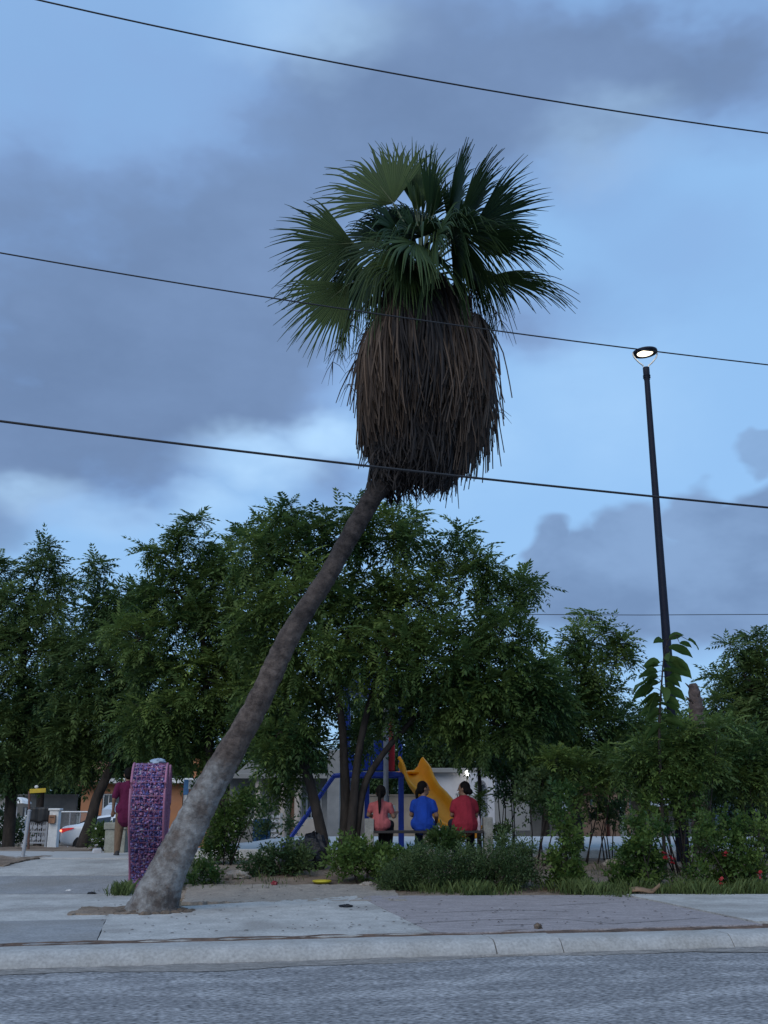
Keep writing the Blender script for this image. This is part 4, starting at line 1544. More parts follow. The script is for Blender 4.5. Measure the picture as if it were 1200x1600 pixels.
m_grass = leaf_mat('grass_blade', (0.045, 0.075, 0.022), (0.12, 0.16, 0.055), trans=.2, rough=.6)
edge = []
for k in range(46):
    px0 = random.choice([random.uniform(592, 850), random.uniform(830, 1000), random.uniform(1020, 1230), random.uniform(1030, 1230)])
    py0 = random.uniform(1391, 1400)
    for q in range(random.randint(2, 7)):
        edge.append(G(px0 + random.gauss(0, 9), py0 + random.gauss(0, 2)))
grass('grass', 'ragged green grass along the back edge of the sidewalk', edge, 24, .12, m_grass, 3)
grass('grass', 'dry green grass tuft at the foot of the pink heart bin', [G(random.uniform(182, 206), random.uniform(1389, 1400)) for _ in range(16)], 26, .10, m_grass, 4, .09)
grass('grass', 'scattered weeds over the planting bed soil', [G(random.uniform(300, 1200), random.uniform(1352, 1392)) for _ in range(90)], 10, .08, m_grass, 5, .15)
# ------------------------------------------------------------------ lamp post
def paint(name, c, rough=.45, k=.8, scale=9, bump=.04, metallic=0.0, spec=.4):
    return M(name, c, tuple(x * k for x in c), scale=scale, rough=rough, bump=bump, metallic=metallic, spec=spec)


m_dkmetal = paint('dark_blue_grey_paint', (0.012, 0.015, 0.030), rough=.6, spec=.2)
m_steel = paint('brushed_steel', (0.55, 0.55, 0.54), rough=.35, metallic=.8)
m_white = paint('white_paint', (0.72, 0.72, 0.72), rough=.6)
LY = 19.0
lb = gp(1064, LY)
ltop = P(1010, 582, LY)
lamp = thing('street_lamp', 'tall dark lamp post with lit round head on a forked bracket', 'street lamp', lb)
MB().tube([(lb.x, LY, lb.z - .05), (lb.x, LY, lb.z + .5), (lb.x, LY, lb.z + 1.9)], [.115, .11, .105], n=14).build('base_column', m_dkmetal, lamp)
MB().tube([(lb.x, LY, lb.z + .01), (lb.x, LY, lb.z + .04)], [.22, .22], n=4).build('base_plate', m_dkmetal, lamp)
zb = P(1057, 1219, LY).z
MB().tube([(lb.x, LY, zb - .035), (lb.x, LY, zb + .035)], [.128, .128], n=16).build('white_band', m_white, lamp)
lx = ltop.x
MB().tube([(lb.x, LY, lb.z + 1.85), (lx * .5 + lb.x * .5, LY, (lb.z + ltop.z) / 2), (lx, LY, ltop.z)], [.10, .078, .055], n=14).build('pole', m_dkmetal, lamp)
mb = MB()
mb.lathe([(.062, -.14), (.062, -.10), (.075, -.10), (.075, -.085), (.062, -.085), (.062, -.06), (.075, -.06), (.075, -.045), (.062, -.045), (.066, 0), (.066, .12), (.058, .13)], (lx, LY, ltop.z - .02), 16)
mb.build('collar', m_dkmetal, lamp)
hc = P(1007, 551, LY)
hc.x = lx
tilt = Matrix.Rotation(radians(-4), 3, 'Y')
for s_ in (-1, 1):
    path = [Vector((lx + s_ * .045, LY, ltop.z + .09)), Vector((lx + s_ * .06, LY, ltop.z + .15)), Vector((lx + s_ * .13, LY, hc.z - .22)), Vector((lx + s_ * .225, LY, hc.z - .10)), Vector((lx + s_ * .245, LY, hc.z - .02)), Vector((lx + s_ * .235, LY, hc.z + .01))]
    p2, r2 = resample(path, [.015] * 6, .02)
    MB().tube(p2, r2, n=7).build('bracket_arm', m_steel, lamp)
hd = MB().lathe([(.05, .055), (.18, .05), (.245, .025), (.25, 0), (.245, -.02), (.17, -.024), (.16, -.012), (.02, -.012)], hc, 32, tilt).build('lamp_head', m_dkmetal, lamp)
m_led = emit_mat('lamp_light', (1.0, 0.88, 0.66), 2.6)
MB().lathe([(.005, -.002), (.158, -.002), (.158, -.018), (.13, -.026), (.005, -.030)], hc, 28, tilt).build('lens', m_led, hd)

# ------------------------------------------------------------------ overhead cables
m_cable = paint('black_cable', (0.018, 0.018, 0.022), rough=.6)


def cable(name, label, pxs, v, r, x0=-900, x1=2100):
    """a cable hanging in the vertical plane at distance v across the road; shape from three measured points"""
    (xa, ya), (xb, yb), (xc, yc) = pxs
    A = np.polyfit([xa, xb, xc], [ya, yb, yc], 2)
    path = []
    for i in range(41):
        px = x0 + (x1 - x0) * i / 40
        py = np.polyval(A, px)
        rr = ray(px, py)
        t = v / (rr.x * Vv.x + rr.y * Vv.y)
        path.append(Vector((0, 0, CAM_H)) + rr * t)
    o = MB().tube(path, r, n=6).build(name, m_cable, angle=180)
    # origin on the cable
    return tag(o, label, 'cable', 'overhead cables')


cable('overhead_cable', 'topmost black cable crossing the sky above the palm crown', [(60, 0), (600, 112), (1200, 208)], 8.2, .0078)
cable('overhead_cable', 'thin cable crossing in front of the palm skirt and lamp head', [(0, 395), (600, 492), (1200, 570)], 8.6, .0066)
cable('overhead_cable', 'thick cable crossing the foot of the palm skirt', [(0, 658), (600, 731), (1200, 793)], 8.0, .0100)
p_ = [P(x, y, 33) for x, y in ((560, 966), (800, 960), (1000, 961), (1200, 960), (1400, 957))]
tag(MB().tube(p_, .012, n=5).build('overhead_cable', m_cable), 'faint distant cable right of the trees low in the sky', 'cable', 'overhead cables')

# ------------------------------------------------------------------ playground tower and slide
m_pblue = paint('playground_blue', (0.018, 0.055, 0.40), rough=.4)
m_pred = paint('playground_red', (0.50, 0.030, 0.045), rough=.45)
m_pyel = M('slide_yellow', (0.98, 0.38, 0.010), (0.88, 0.32, 0.008), scale=3, rough=.5, bump=.03, spec=.25)
m_pgrey = paint('galvanised_post', (0.36, 0.37, 0.40), rough=.5)
TY = 24.0
gt = gz(0, TY) + .075
tx = lambda px: P(px, 1207, TY).x
tower = thing('playground_tower', 'blue and red playground tower behind the tree stems', 'play structure', (tx(583), TY + .6, gt))
zp = P(600, 1210, TY).z
X0, X1 = tx(541), tx(627)
for (x, y) in ((X0, TY), (X1, TY), (X0, TY + 1.2), (X1, TY + 1.2), (tx(573), TY + .5)):
    MB().box((x, y, (gt + zp) / 2), (.11, .11, zp - gt)).build('post', m_pblue, tower, bevel=.01)
MB().box(((X0 + X1) / 2, TY - .03, zp), (X1 - X0 + .14, .07, .10)).build('platform_beam', m_pblue, tower, bevel=.01)
MB().box(((X0 + X1) / 2, TY + 1.23, zp), (X1 - X0 + .14, .07, .10)).build('platform_beam', m_pblue, tower, bevel=.01)
for x in (X0 - .04, X1 + .04):
    MB().box((x, TY + .6, zp), (.07, 1.18, .10)).build('platform_beam', m_pblue, tower, bevel=.01)
for k in range(6):
    MB().box(((X0 + X1) / 2, TY + .12 + k * .195, zp + .055), (X1 - X0 - .02, .18, .03)).build('deck_board', m_pgrey, tower, bevel=.004)
ztop = P(600, 1076, TY).z
MB().tube([(tx(603), TY - .12, gt), (tx(603), TY - .12, ztop + .1)], .058, n=14).build('corner_pole', m_pgrey, tower)
for (x, y) in ((X0, TY + .02), (X0, TY + 1.2), (X1, TY + 1.2)):
    MB().tube([(x, y, zp), (x, y, ztop + .1)], .045, n=10).build('corner_pole', m_pblue, tower)
MB().tube([(tx(611), TY + .3, zp), (tx(611), TY + .3, ztop + .1)], .05, n=10).build('corner_pole', m_pred, tower)


def panel(xa, xb, ya, yb, y, mat, name='panel', holes=True):
    a_, b_ = P(xa, yb, y), P(xb, ya, y)
    MB().box(((a_.x + b_.x) / 2, y, (a_.z + b_.z) / 2), (b_.x - a_.x, .05, b_.z - a_.z)).build(name, mat, tower, bevel=.02)


panel(584, 599, 1156, 1204, TY - .02, m_pblue)
panel(543, 553, 1176, 1204, TY - .01, m_pblue)
panel(606, 617, 1158, 1205, TY - .02, m_pred)
panel(556, 582, 1176, 1204, TY + 1.15, m_pblue)
# hipped roof with a finial
zr = ztop
rx, ry = (X0 + X1) / 2, TY + .6
rf = MB()
rr = [(-1, -1), (1, -1), (1, 1), (-1, 1)]
ring0 = [(rx + a_ * .92, ry + b_ * .85, zr - .05) for a_, b_ in rr]
ring1 = [(rx + a_ * .86, ry + b_ * .80, zr + .05) for a_, b_ in rr]
ring2 = [(rx + a_ * .40, ry + b_ * .38, zr + .50) for a_, b_ in rr]
ring3 = [(rx + a_ * .06, ry + b_ * .06, zr + .78) for a_, b_ in rr]
rfo = rf.rings([ring0, ring1, ring2, ring3]).build('roof', m_pblue, tower, angle=20)
MB().ell((rx, ry, zr + .83), (.09, .09, .11)).build('finial', m_pred, rfo)
MB().ell(P(612, 1100, TY - .1), (.13, .10, .10)).build('bell', m_pred, tower)
# climbing frame: two rails and rungs sloping down to the left
top_, bot_ = P(521, 1212, TY + .05), P(441, 1318, TY - .3)
bot_.z = gt
cl_ = []
for dy in (0.0, .5):
    d = Vector((0, dy, 0))
    MB().tube([top_ + d, bot_ + d], .036, n=10).build('climbing_rail', m_pblue, tower)
MB().tube([top_, Vector((X0, TY, zp))], .048, n=10).build('climbing_rail', m_pblue, tower)
MB().tube([top_ + Vector((0, .5, 0)), Vector((X0, TY + .55, zp))], .048, n=10).build('climbing_rail', m_pblue, tower)
for k in range(1, 8):
    q = top_.lerp(bot_, k / 8)
    MB().tube([q, q + Vector((0, .5, 0))], .018, n=7).build('rung', m_pblue, tower)

# wavy yellow slide
SP = [(636, 1204, 24.05), (646, 1214, 23.85), (659, 1238, 23.5), (672, 1252, 23.2), (688, 1272, 22.85), (703, 1294, 22.5), (718, 1306, 22.2), (738, 1309, 21.95)]
sp3 = [P(*q) for q in SP]
path, _ = resample(sp3, [1] * len(sp3), .06)
slide = thing('slide', 'wavy yellow plastic slide coming down from the tower', 'slide', (sp3[3].x, sp3[3].y, gt))
CS = [(-.38, .20), (-.36, .235), (-.32, .24), (-.285, .20), (-.265, .08), (-.20, .015), (0, 0), (.20, .015), (.265, .08), (.285, .20), (.32, .24), (.36, .235), (.38, .20)]
rings = []
for i, q in enumerate(path):
    d = path[min(i + 1, len(path) - 1)] - path[max(i - 1, 0)]
    hz = Vector((d.x, d.y, 0)).normalized()
    lat = Vector((-hz.y, hz.x, 0))
    up = lat.cross(d.normalized()) * -1
    if up.z < 0:
        up = -up
    t = i / (len(path) - 1)
    hump = 1 + .45 * max(0, 1 - t / .16)
    rings.append([q + lat * c[0] * -1 + up * c[1] * hump for c in CS])
o = MB().rings(rings, closed=False, caps=False).build('slide_bed', m_pyel, slide, angle=60)
sm = o.modifiers.new('solid', 'SOLIDIFY')
sm.thickness = .03
mb = MB().box((sp3[0].x - .02, sp3[0].y + .12, sp3[0].z - .05), (.62, .5, .06), rz=radians(-30))
mb.build('slide_top', m_pyel, slide, bevel=.02)
for s_ in (-1, 1):
    q = path[-6]
    e_ = path[-9]
    MB().bar(Vector((q.x + s_ * .2, q.y, q.z - .02)), Vector((q.x + s_ * .26, q.y + .05, gt)), .07).build('slide_leg', m_pyel, slide, bevel=.01)
MB().tube([path[len(path) // 2] - Vector((0, 0, .02)), Vector((path[len(path) // 2].x, path[len(path) // 2].y, gt))], .04, n=8).build('slide_post', m_pblue, slide)

# ------------------------------------------------------------------ bench
m_bpost = M('bench_concrete', (0.30, 0.29, 0.26), (0.22, 0.21, 0.19), scale=8, rough=.9, bump=.2, speck=.15)
m_bseat = paint('bench_dark_wood', (0.030, 0.026, 0.026), rough=.7)
BY = 19.7
gb = gz(0, BY)
bx = lambda px: P(px, 1298, BY).x
bench = thing('bench', 'long backless bench of concrete posts and dark plank seat', 'bench', (bx(668), BY, gb))
seat_z = P(668, 1297, BY).z
for px, yt in ((577, 1279), (668, 1301), (762, 1277)):
    zt = P(px, yt, BY).z
    MB().box((bx(px), BY, (gb - .05 + zt) / 2), (.17, .30, zt - gb + .05)).build('post', m_bpost, bench, bevel=.012)
for k in range(3):
    MB().box(((bx(584) + bx(755)) / 2, BY - .15 + k * .15, seat_z - .03), (bx(755) - bx(584) - .01, .135, .045)).build('seat_plank', m_bseat, bench, bevel=.006)

# ------------------------------------------------------------------ people
m_skin = M('skin', (0.26, 0.145, 0.095), (0.21, 0.115, 0.075), scale=14, rough=.6, bump=.03)
m_hair = M('black_hair', (0.010, 0.008, 0.008), (0.005, 0.004, 0.004), scale=40, rough=.75, spec=.1, bump=.4, stretch=(1, 1, .15))
m_shoe = paint('dark_shoe', (0.03, 0.028, 0.03), rough=.7)


def cloth(name, c):
    return M(name, c, tuple(x * .7 for x in c), scale=7, rough=.9, bump=.9, bscale=7, bdist=.06, stretch=(1, 1, .55))


def remeshed(mb, name, mat, parent, vox, smooth=4):
    o = mb.build(name, mat, parent, local=True, smooth=False)
    r = o.modifiers.new('remesh', 'REMESH')
    r.mode = 'VOXEL'
    r.voxel_size = vox
    r.use_smooth_shade = True
    s_ = o.modifiers.new('smooth', 'SMOOTH')
    s_.factor = .5
    s_.iterations = smooth
    return o


def hand(mb, wrist, d, palm_n, s=1.0):
    """palm, four fingers of unequal length with a bend, and a thumb from the side of the palm"""
    d = Vector(d).normalized()
    n_ = Vector(palm_n).normalized()
    n_ = (n_ - d * n_.dot(d)).normalized()
    l_ = d.cross(n_)
    w_ = Vector(wrist)
    for k in (-1, -.33, .33, 1):
        mb.cap(w_ + l_ * k * .012 * s, w_ + d * .085 * s + l_ * k * .03 * s, .017 * s, .013 * s, 8)
    for k, ln in zip((-1, -.33, .33, 1), (.062, .078, .082, .068)):
        a_ = w_ + d * .088 * s + l_ * k * .03 * s
        b_ = a_ + (d * .9 + n_ * .35) * ln * .5 * s
        c_ = b_ + (d * .6 + n_ * .8) * ln * .5 * s
        mb.cap(a_, b_, .0095 * s, .009 * s, 8)
        mb.cap(b_, c_, .009 * s, .0075 * s, 8)
    a_ = w_ + d * .03 * s + l_ * .022 * s
    b_ = a_ + (d * .6 + l_ * .7 + n_ * .2) * .042 * s
    mb.cap(a_, b_, .013 * s, .011 * s, 8)
    mb.cap(b_, b_ + (d * .9 + l_ * .15 + n_ * .3) * .032 * s, .011 * s, .008 * s, 8)


def person(label, loc, rz, J, shirt_c, pants_c, hair, head_yaw=0, head_pitch=0, sleeve=.55, pants_to=1.0, wide=1.0, names=('shirt', 'trousers'), hem=0.0):
    """J: joints in body coordinates (x right, y forward, z up)"""
    t = thing('person', label, 'person', loc, rz)
    V = {k: Vector(v) for k, v in J.items()}
    wd_ = wide
    b = MB()
    hip = (V['hipL'] + V['hipR']) / 2
    # trunk, neck
    b.chain([hip, V['waist'], V['chest']], [.125 * wd_, .115 * wd_, .125 * wd_])
    for s_ in 'LR':
        b.cap(hip, V['hip' + s_], .11 * wd_, .10 * wd_)
        b.cap(V['chest'], V['sh' + s_], .10, .06)
        b.chain([V['sh' + s_], V['el' + s_], V['wr' + s_]], [.052 * wd_, .041, .028])
        b.chain([V['hip' + s_], V['kn' + s_], V['an' + s_]], [.085 * wd_, .058 * wd_, .040])
        b.chain([V['an' + s_], V['an' + s_] + Vector((0, -.05, -.045))], [.04, .034])
        b.chain([V['an' + s_] + Vector((0, -.03, -.045)), V['an' + s_] + Vector((0, .15, -.055))], [.036, .028])
        hd_ = V['hand' + s_] if 'hand' + s_ in V else (V['wr' + s_] - V['el' + s_])
        hand(b, V['wr' + s_], hd_, V.get('pn' + s_, Vector((0, .3, -1))))
    R = Matrix.Rotation(head_yaw, 3, 'Z') @ Matrix.Rotation(head_pitch, 3, 'X') @ Matrix.Scale(1.12, 3)
    hc_ = V['head']
    b.cap(V['neck'], hc_ + Vector((0, -.01, -.05)), .055, .052)
    b.ell(hc_ + R @ Vector((0, 0, .01)), (.074, .092, .108), R)
    b.ell(hc_ + R @ Vector((0, .035, -.06)), (.052, .055, .055), R)
    b.cap(hc_ + R @ Vector((0, .085, .005)), hc_ + R @ Vector((0, .108, -.022)), .010, .014, 8)
    for s_ in (-1, 1):
        b.ell(hc_ + R @ Vector((s_ * .078, -.005, -.005)), (.010, .018, .030), R, 8, 5)
    b.cap(hc_ + R @ Vector((-.018, .084, -.055)), hc_ + R @ Vector((.018, .084, -.055)), .010, .010, 8)
    remeshed(b, 'body', m_skin, t, .0085, 3)
    e_ = MB()
    for s_ in (-1, 1):
        e_.ell(hc_ + R @ Vector((s_ * .03, .083, .012)), (.011, .008, .007), R, 8, 5)
    e_.build('eyes', m_hair, t, local=True)
    m_ = MB().cap(hc_ + R @ Vector((-.017, .094, -.055)), hc_ + R @ Vector((.017, .094, -.055)), .0045, .0045, 6)
    m_.build('mouth', m_lip, t, local=True)
    # shirt
    c = MB()
    c.chain([hip + Vector((0, -.005, .0)), V['waist'], V['chest']], [.165 * wd_, .146 * wd_, .145 * wd_])
    if hem:
        c.cap(hip, hip + Vector((0, 0, -hem)), .165 * wd_, .17 * wd_)
    for s_ in 'LR':
        c.cap(hip + Vector((0, 0, .03)), V['hip' + s_] + Vector((0, -.01, .015)), .14 * wd_, .122 * wd_)
        c.cap(V['chest'], V['sh' + s_], .115, .068)
        c.cap(V['neck'] + Vector((0, -.01, -.05)), V['sh' + s_], .06, .062)
        c.cap(V['waist'], V['chest'] * .5 + V['sh' + s_] * .5, .11 * wd_, .105 * wd_)
        c.cap(V['sh' + s_], V['sh' + s_].lerp(V['el' + s_], sleeve), .066 * wd_, .060 * wd_)
    c.cap(V['chest'], V['neck'] + Vector((0, -.01, -.03)), .10, .07)
    remeshed(c, names[0], shirt_c, t, .013, 5)
    # trousers
    c = MB()
    for s_ in 'LR':
        c.cap(hip + Vector((0, 0, -.01)), V['hip' + s_], .128 * wd_, .112 * wd_)
        end = V['kn' + s_].lerp(V['an' + s_], pants_to)
        c.chain([V['hip' + s_], V['kn' + s_], end], [.105 * wd_, .078 * wd_, .058 + .02 * (1 - pants_to)])
    remeshed(c, names[1], pants_c, t, .013, 4)
    for s_ in 'LR':
        a_ = V['an' + s_]
        q = MB()
        q.cap(a_ + Vector((0, -.05, -.045)), a_ + Vector((0, .16, -.052)), .045, .036)
        q.cap(a_ + Vector((0, -.03, .0)), a_ + Vector((0, -.02, -.04)), .045, .045)
        remeshed(q, 'shoe', m_shoe, t, .010, 2)
    # hair
    h = MB()
    h.ell(hc_ + R @ Vector((0, -.022, .030)), (.086, .094, .102), R)
    h.ell(hc_ + R @ Vector((0, -.045, -.02)), (.078, .062, .075), R)
    for q in hair:
        if len(q) == 2:
            h.ell(hc_ + R @ Vector(q[0]), q[1], R)
        else:
            pp = [hc_ + R @ Vector(p) for p in q[0]]
            h.chain(pp, q[1])
    remeshed(h, 'hair', m_hair, t, .010, 2)
    return t


m_lip = paint('lips', (0.25, 0.09, 0.075), rough=.5)
PONY = [([(0, -.085, .03), (0, -.125, -.03), (0, -.14, -.14), (0.005, -.13, -.25), (.0, -.12, -.36)], [.035, .036, .034, .028, .012], 'chain')]
PONY_S = [([(0, -.085, .01), (-.005, -.12, -.05), (-.01, -.115, -.15), (-.012, -.105, -.24)], [.036, .034, .026, .012], 'chain')]
BUN = [((0, -.105, -.045), (.058, .052, .052)), ((.0, -.07, -.02), (.08, .055, .07))]
hs = seat_z - gb               # seat height above the ground


def seated(tor=1.0, lean=.05, legs=((.10, .40, .16), (-.10, .40, .16)), arms='lap'):
    z = hs + .10
    J = dict(hipL=(-.09, .0, z), hipR=(.09, .0, z), waist=(0, .0 + lean * .3, z + .19 * tor), chest=(0, .0 + lean, z + .35 * tor), shL=(-.165, lean, z + .385 * tor), shR=(.165, lean, z + .385 * tor),
             neck=(0, lean + .0, z + .50 * tor), head=(0, lean + .03, z + .655 * tor),
             knL=(legs[1][0] - .02, .38, z + .0), knR=(legs[0][0] + .02, .38, z + .0), anL=(legs[1][0], legs[1][1] - .15, .085), anR=(legs[0][0], legs[0][1] - .15, .085))
    J.update(elL=(-.23, lean + .02, z + .17), elR=(.23, lean + .02, z + .17), wrL=(-.12, lean + .22, z + .12), wrR=(.12, lean + .22, z + .12), handL=(.45, .9, -.1), handR=(-.45, .9, -.1))
    return J


m_pink = cloth('pink_cotton', (0.44, 0.11, 0.115))
m_bluet = cloth('blue_cotton', (0.010, 0.055, 0.36))
m_red = cloth('red_cotton', (0.31, 0.022, 0.040))
m_black = cloth('black_trousers', (0.022, 0.018, 0.024))
m_jean = cloth('blue_jeans', (0.035, 0.065, 0.095))
m_navy = cloth('navy_trousers', (0.018, 0.024, 0.045))
J = seated(.85, .07, legs=((.12, .36, 0), (.0, .30, 0)))
J.update(elR=(.235, .10, hs + .24), wrR=(.26, .30, hs + .30), handR=(0, .9, .3))
w1_ = person('person in a pink t-shirt with long ponytail sitting at the left bench end', (bx(594), BY, gb), radians(-8), J, m_pink, m_black, PONY, head_pitch=-.25, wide=.95)
J = seated(.97, .05, legs=((.06, .38, 0), (-.12, .20, 0)))
J.update(elR=(.245, .06, hs + .26), wrR=(.20, .26, hs + .14))
w2_ = person('person in a blue t-shirt with a ponytail sitting mid bench and looking right', (bx(661), BY, gb), radians(-14), J, m_bluet, m_jean, PONY_S, head_yaw=radians(-55), wide=1.18)
J = seated(.96, .04, legs=((.14, .38, 0), (-.14, .30, 0)))
w3_ = person('person in a red t-shirt with hair bun sitting at the right bench end', (bx(727), BY, gb), radians(6), J, m_red, m_navy, BUN, head_yaw=radians(60), wide=1.34)
# pale sheet held by the pink shirted sitter
m_pale = paint('pale_blue_card', (0.50, 0.62, 0.68), rough=.7)
c0 = P(612, 1268, BY + .36)
tag(MB().box(c0, (.17, .012, .23), R=Matrix.Rotation(radians(-25), 3, 'Z') @ Matrix.Rotation(radians(20), 3, 'X')).build('card', m_pale, bevel=.003), 'pale blue sheet held up by the pink shirted bench sitter', 'card')
# bottle standing on the bench end
m_bottle = paint('clear_pink_plastic', (0.50, 0.38, 0.42), rough=.25)
m_bcap = paint('dark_bottle_cap', (0.03, 0.03, 0.08))
bp_ = Vector((bx(748), BY - .05, seat_z - .005))
bt = thing('bottle', 'clear drinks bottle standing on the right end of the bench', 'bottle', bp_)
MB().lathe([(.034, 0), (.038, .01), (.038, .15), (.034, .19), (.016, .24), (.014, .26)], bp_, 14).build('bottle_body', m_bottle, bt)
MB().lathe([(.016, .258), (.016, .285)], bp_, 12).build('cap', m_bcap, bt)

# standing person behind the heart bin
gm = G(193, 1339)
SJ = dict(hipL=(-.095, 0, .92), hipR=(.095, 0, .92), waist=(0, .01, 1.10), chest=(0, .02, 1.29), shL=(-.19, .02, 1.38), shR=(.19, .02, 1.38), neck=(0, .02, 1.46), head=(0, .05, 1.60),
          knL=(-.11, .10, .50), knR=(.11, -.06, .50), anL=(-.12, .10, .09), anR=(.12, -.22, .13),
          elL=(-.27, -.02, 1.12), elR=(.26, .08, 1.12), wrL=(-.25, .10, .90), wrR=(.20, .30, 1.08), handL=(0, .25, -1), handR=(-.2, 1, .1))
m_maroon = cloth('maroon_cotton', (0.105, 0.008, 0.045))
m_tan = cloth('tan_cotton', (0.20, 0.13, 0.085))
person('person in a maroon shirt and tan trousers walking past behind the heart bin', gm, radians(25), SJ, m_maroon, m_tan, [((0, -.02, .03), (.084, .09, .095))], head_pitch=-.15, sleeve=.8, wide=1.15, hem=.16)

# ------------------------------------------------------------------ heart shaped bottle-cap bin
m_hpink = paint('heart_pink_paint', (0.40, 0.16, 0.25), rough=.5)
HY = 17.0
hb = G(232, 1392)
hb.y = HY
hb.x = P(233, 1300, HY).x
hb.z = gz(hb.x, HY)
HR = radians(98.5)               # turned almost edge-on
heart = thing('heart_bin', 'pink heart shaped wire bin filled with coloured bottle caps', 'bin', hb, HR)
HH = 1.84


def heart_pt(t, k=1.0):
    x = 16 * sin(t) ** 3
    y = 13 * cos(t) - 5 * cos(2 * t) - 2 * cos(3 * t) - cos(4 * t)
    return (x / 16 * .88 * k, (y + 17) / 29.2 * HH * k + (1 - k) * HH * .55)


NH = 72
outline = [heart_pt(2 * pi * k / NH) for k in range(NH)]
TK = .255
for s_ in (-1, 1):
    pth = [(p[0], s_ * TK, p[1] + .04) for p in outline] + [(outline[0][0], s_ * TK, outline[0][1] + .04)]
    MB().tube(pth, .018, n=7, cap=False).build('heart_rim', m_hpink, heart, local=True)
    # face mesh: crossing wires clipped by the outline
    mb = MB()
    for k in range(-11, 12):
        x = k * .08
        zz = []
        for i in range(NH):
            p, q = outline[i], outline[(i + 1) % NH]
            if (p[0] - x) * (q[0] - x) < 0:
                f = (x - p[0]) / (q[0] - p[0])
                zz.append(p[1] + f * (q[1] - p[1]))
        zz.sort()
        for a_, b_ in zip(zz[::2], zz[1::2]):
            mb.tube([(x, s_ * TK, a_ + .04), (x, s_ * TK, b_ + .04)], .0028, n=4)
    for k in range(1, 24):
        z = k * .08
        xx = []
        for i in range(NH):
            p, q = outline[i], outline[(i + 1) % NH]
            if (p[1] - z) * (q[1] - z) < 0:
                f = (z - p[1]) / (q[1] - p[1])
                xx.append(p[0] + f * (q[0] - p[0]))
        xx.sort()
        for a_, b_ in zip(xx[::2], xx[1::2]):
            mb.tube([(a_, s_ * TK, z + .04), (b_, s_ * TK, z + .04)], .0028, n=4)
    mb.build('face_mesh', m_hpink, heart, local=True)
# edge mesh round the rim
mb = MB()
for k in range(NH):
    p = outline[k]
    mb.tube([(p[0], -TK, p[1] + .04), (p[0], TK, p[1] + .04)], .003, n=4)
for j in range(1, 7):
    y = -TK + 2 * TK * j / 7
    mb.tube([(p[0], y, p[1] + .04) for p in outline] + [(outline[0][0], y, outline[0][1] + .04)], .0028, n=4, cap=False)
mb.build('edge_mesh', m_hpink, heart, local=True)
for k in (16, 54):
    p = outline[k]
    MB().tube([(p[0], -TK, p[1] + .04), (p[0], TK, p[1] + .04)], .006, n=6).build('cross_bar', m_hpink, heart, local=True)
MB().box((0, 0, .02), (.5, .5, .05)).build('foot_plate', m_hpink, heart, local=True, bevel=.01)


def caps_mat():
    m, t, b = new_mat('bottle_cap_plastic')
    at = t.nodes.new('ShaderNodeAttribute')
    at.attribute_name = 'var'
    r = t.nodes.new('ShaderNodeValToRGB')
    r.color_ramp.interpolation = 'CONSTANT'
    cols = [(0.12, 0.11, 0.32), (0.20, 0.15, 0.38), (0.34, 0.15, 0.30), (0.27, 0.21, 0.42), (0.42, 0.21, 0.34), (0.13, 0.13, 0.36), (0.30, 0.09, 0.19), (0.46, 0.42, 0.54), (0.20, 0.10, 0.24)]
    pos = [0, .16, .32, .46, .58, .68, .80, .88, .94]
    e_ = r.color_ramp.elements
    while len(e_) < len(cols):
        e_.new(.5)
    for i, (c_, p_) in enumerate(zip(cols, pos)):
        e_[i].position = p_
        e_[i].color = (*c_, 1)
    t.links.new(at.outputs['Fac'], r.inputs[0])
    t.links.new(r.outputs[0], b.inputs['Base Color'])
    b.inputs['Roughness'].default_value = .5
    return m


def inside(x, z):
    c_ = False
    for i in range(NH):
        p, q = outline[i], outline[(i + 1) % NH]
        if (p[1] > z) != (q[1] > z) and x < (q[0] - p[0]) * (z - p[1]) / (q[1] - p[1]) + p[0]:
            c_ = not c_
    return c_


V_, F_, A_ = [], [], []
nc = 0
rng = random.Random(5)
while nc < 5200:
    k = rng.random()
    if k < .62:                     # against the edge mesh
        i = rng.randrange(NH)
        p = heart_pt(2 * pi * (i + rng.random()) / NH, rng.uniform(.955, .985))
        c_ = Vector((p[0], rng.uniform(-TK + .02, TK - .02), p[1] + .04))
    else:                           # against the faces
        x, z = rng.uniform(-.86, .86), rng.uniform(.05, HH - .08)
        if not inside(x * 1.04, z):
            continue
        c_ = Vector((x, rng.choice((-1, 1)) * rng.uniform(TK - .06, TK - .02), z + .04))
    nrm = Vector((rng.gauss(0, 1), rng.gauss(0, 1), rng.gauss(0, 1))).normalized()
    d, s_, u_ = frame(nrm)
    r_ = rng.choice((.016, .018, .018, .024, .03))
    k0 = len(V_)
    tone = rng.random()
    for q in range(6):
        t = 2 * pi * q / 6
        V_.append(c_ + (s_ * cos(t) + u_ * sin(t)) * r_ - d * .006)
        A_.append(tone)
    for q in range(6):
        t = 2 * pi * q / 6
        V_.append(c_ + (s_ * cos(t) + u_ * sin(t)) * r_ * .93 + d * .007)
        A_.append(tone)
    for q in range(6):
        F_.append((k0 + q, k0 + (q + 1) % 6, k0 + 6 + (q + 1) % 6, k0 + 6 + q))
    F_ += [(k0 + 6, k0 + 7, k0 + 8, k0 + 9), (k0 + 6, k0 + 9, k0 + 10, k0 + 11)]
    nc += 1
mc = caps_mat()
o = np_mesh('bottle_caps', np.array(V_), F_, mc, None, var=A_)
o.parent = heart
o['kind'] = 'stuff'
core = [heart_pt(2 * pi * k / NH, .93) for k in range(NH)]
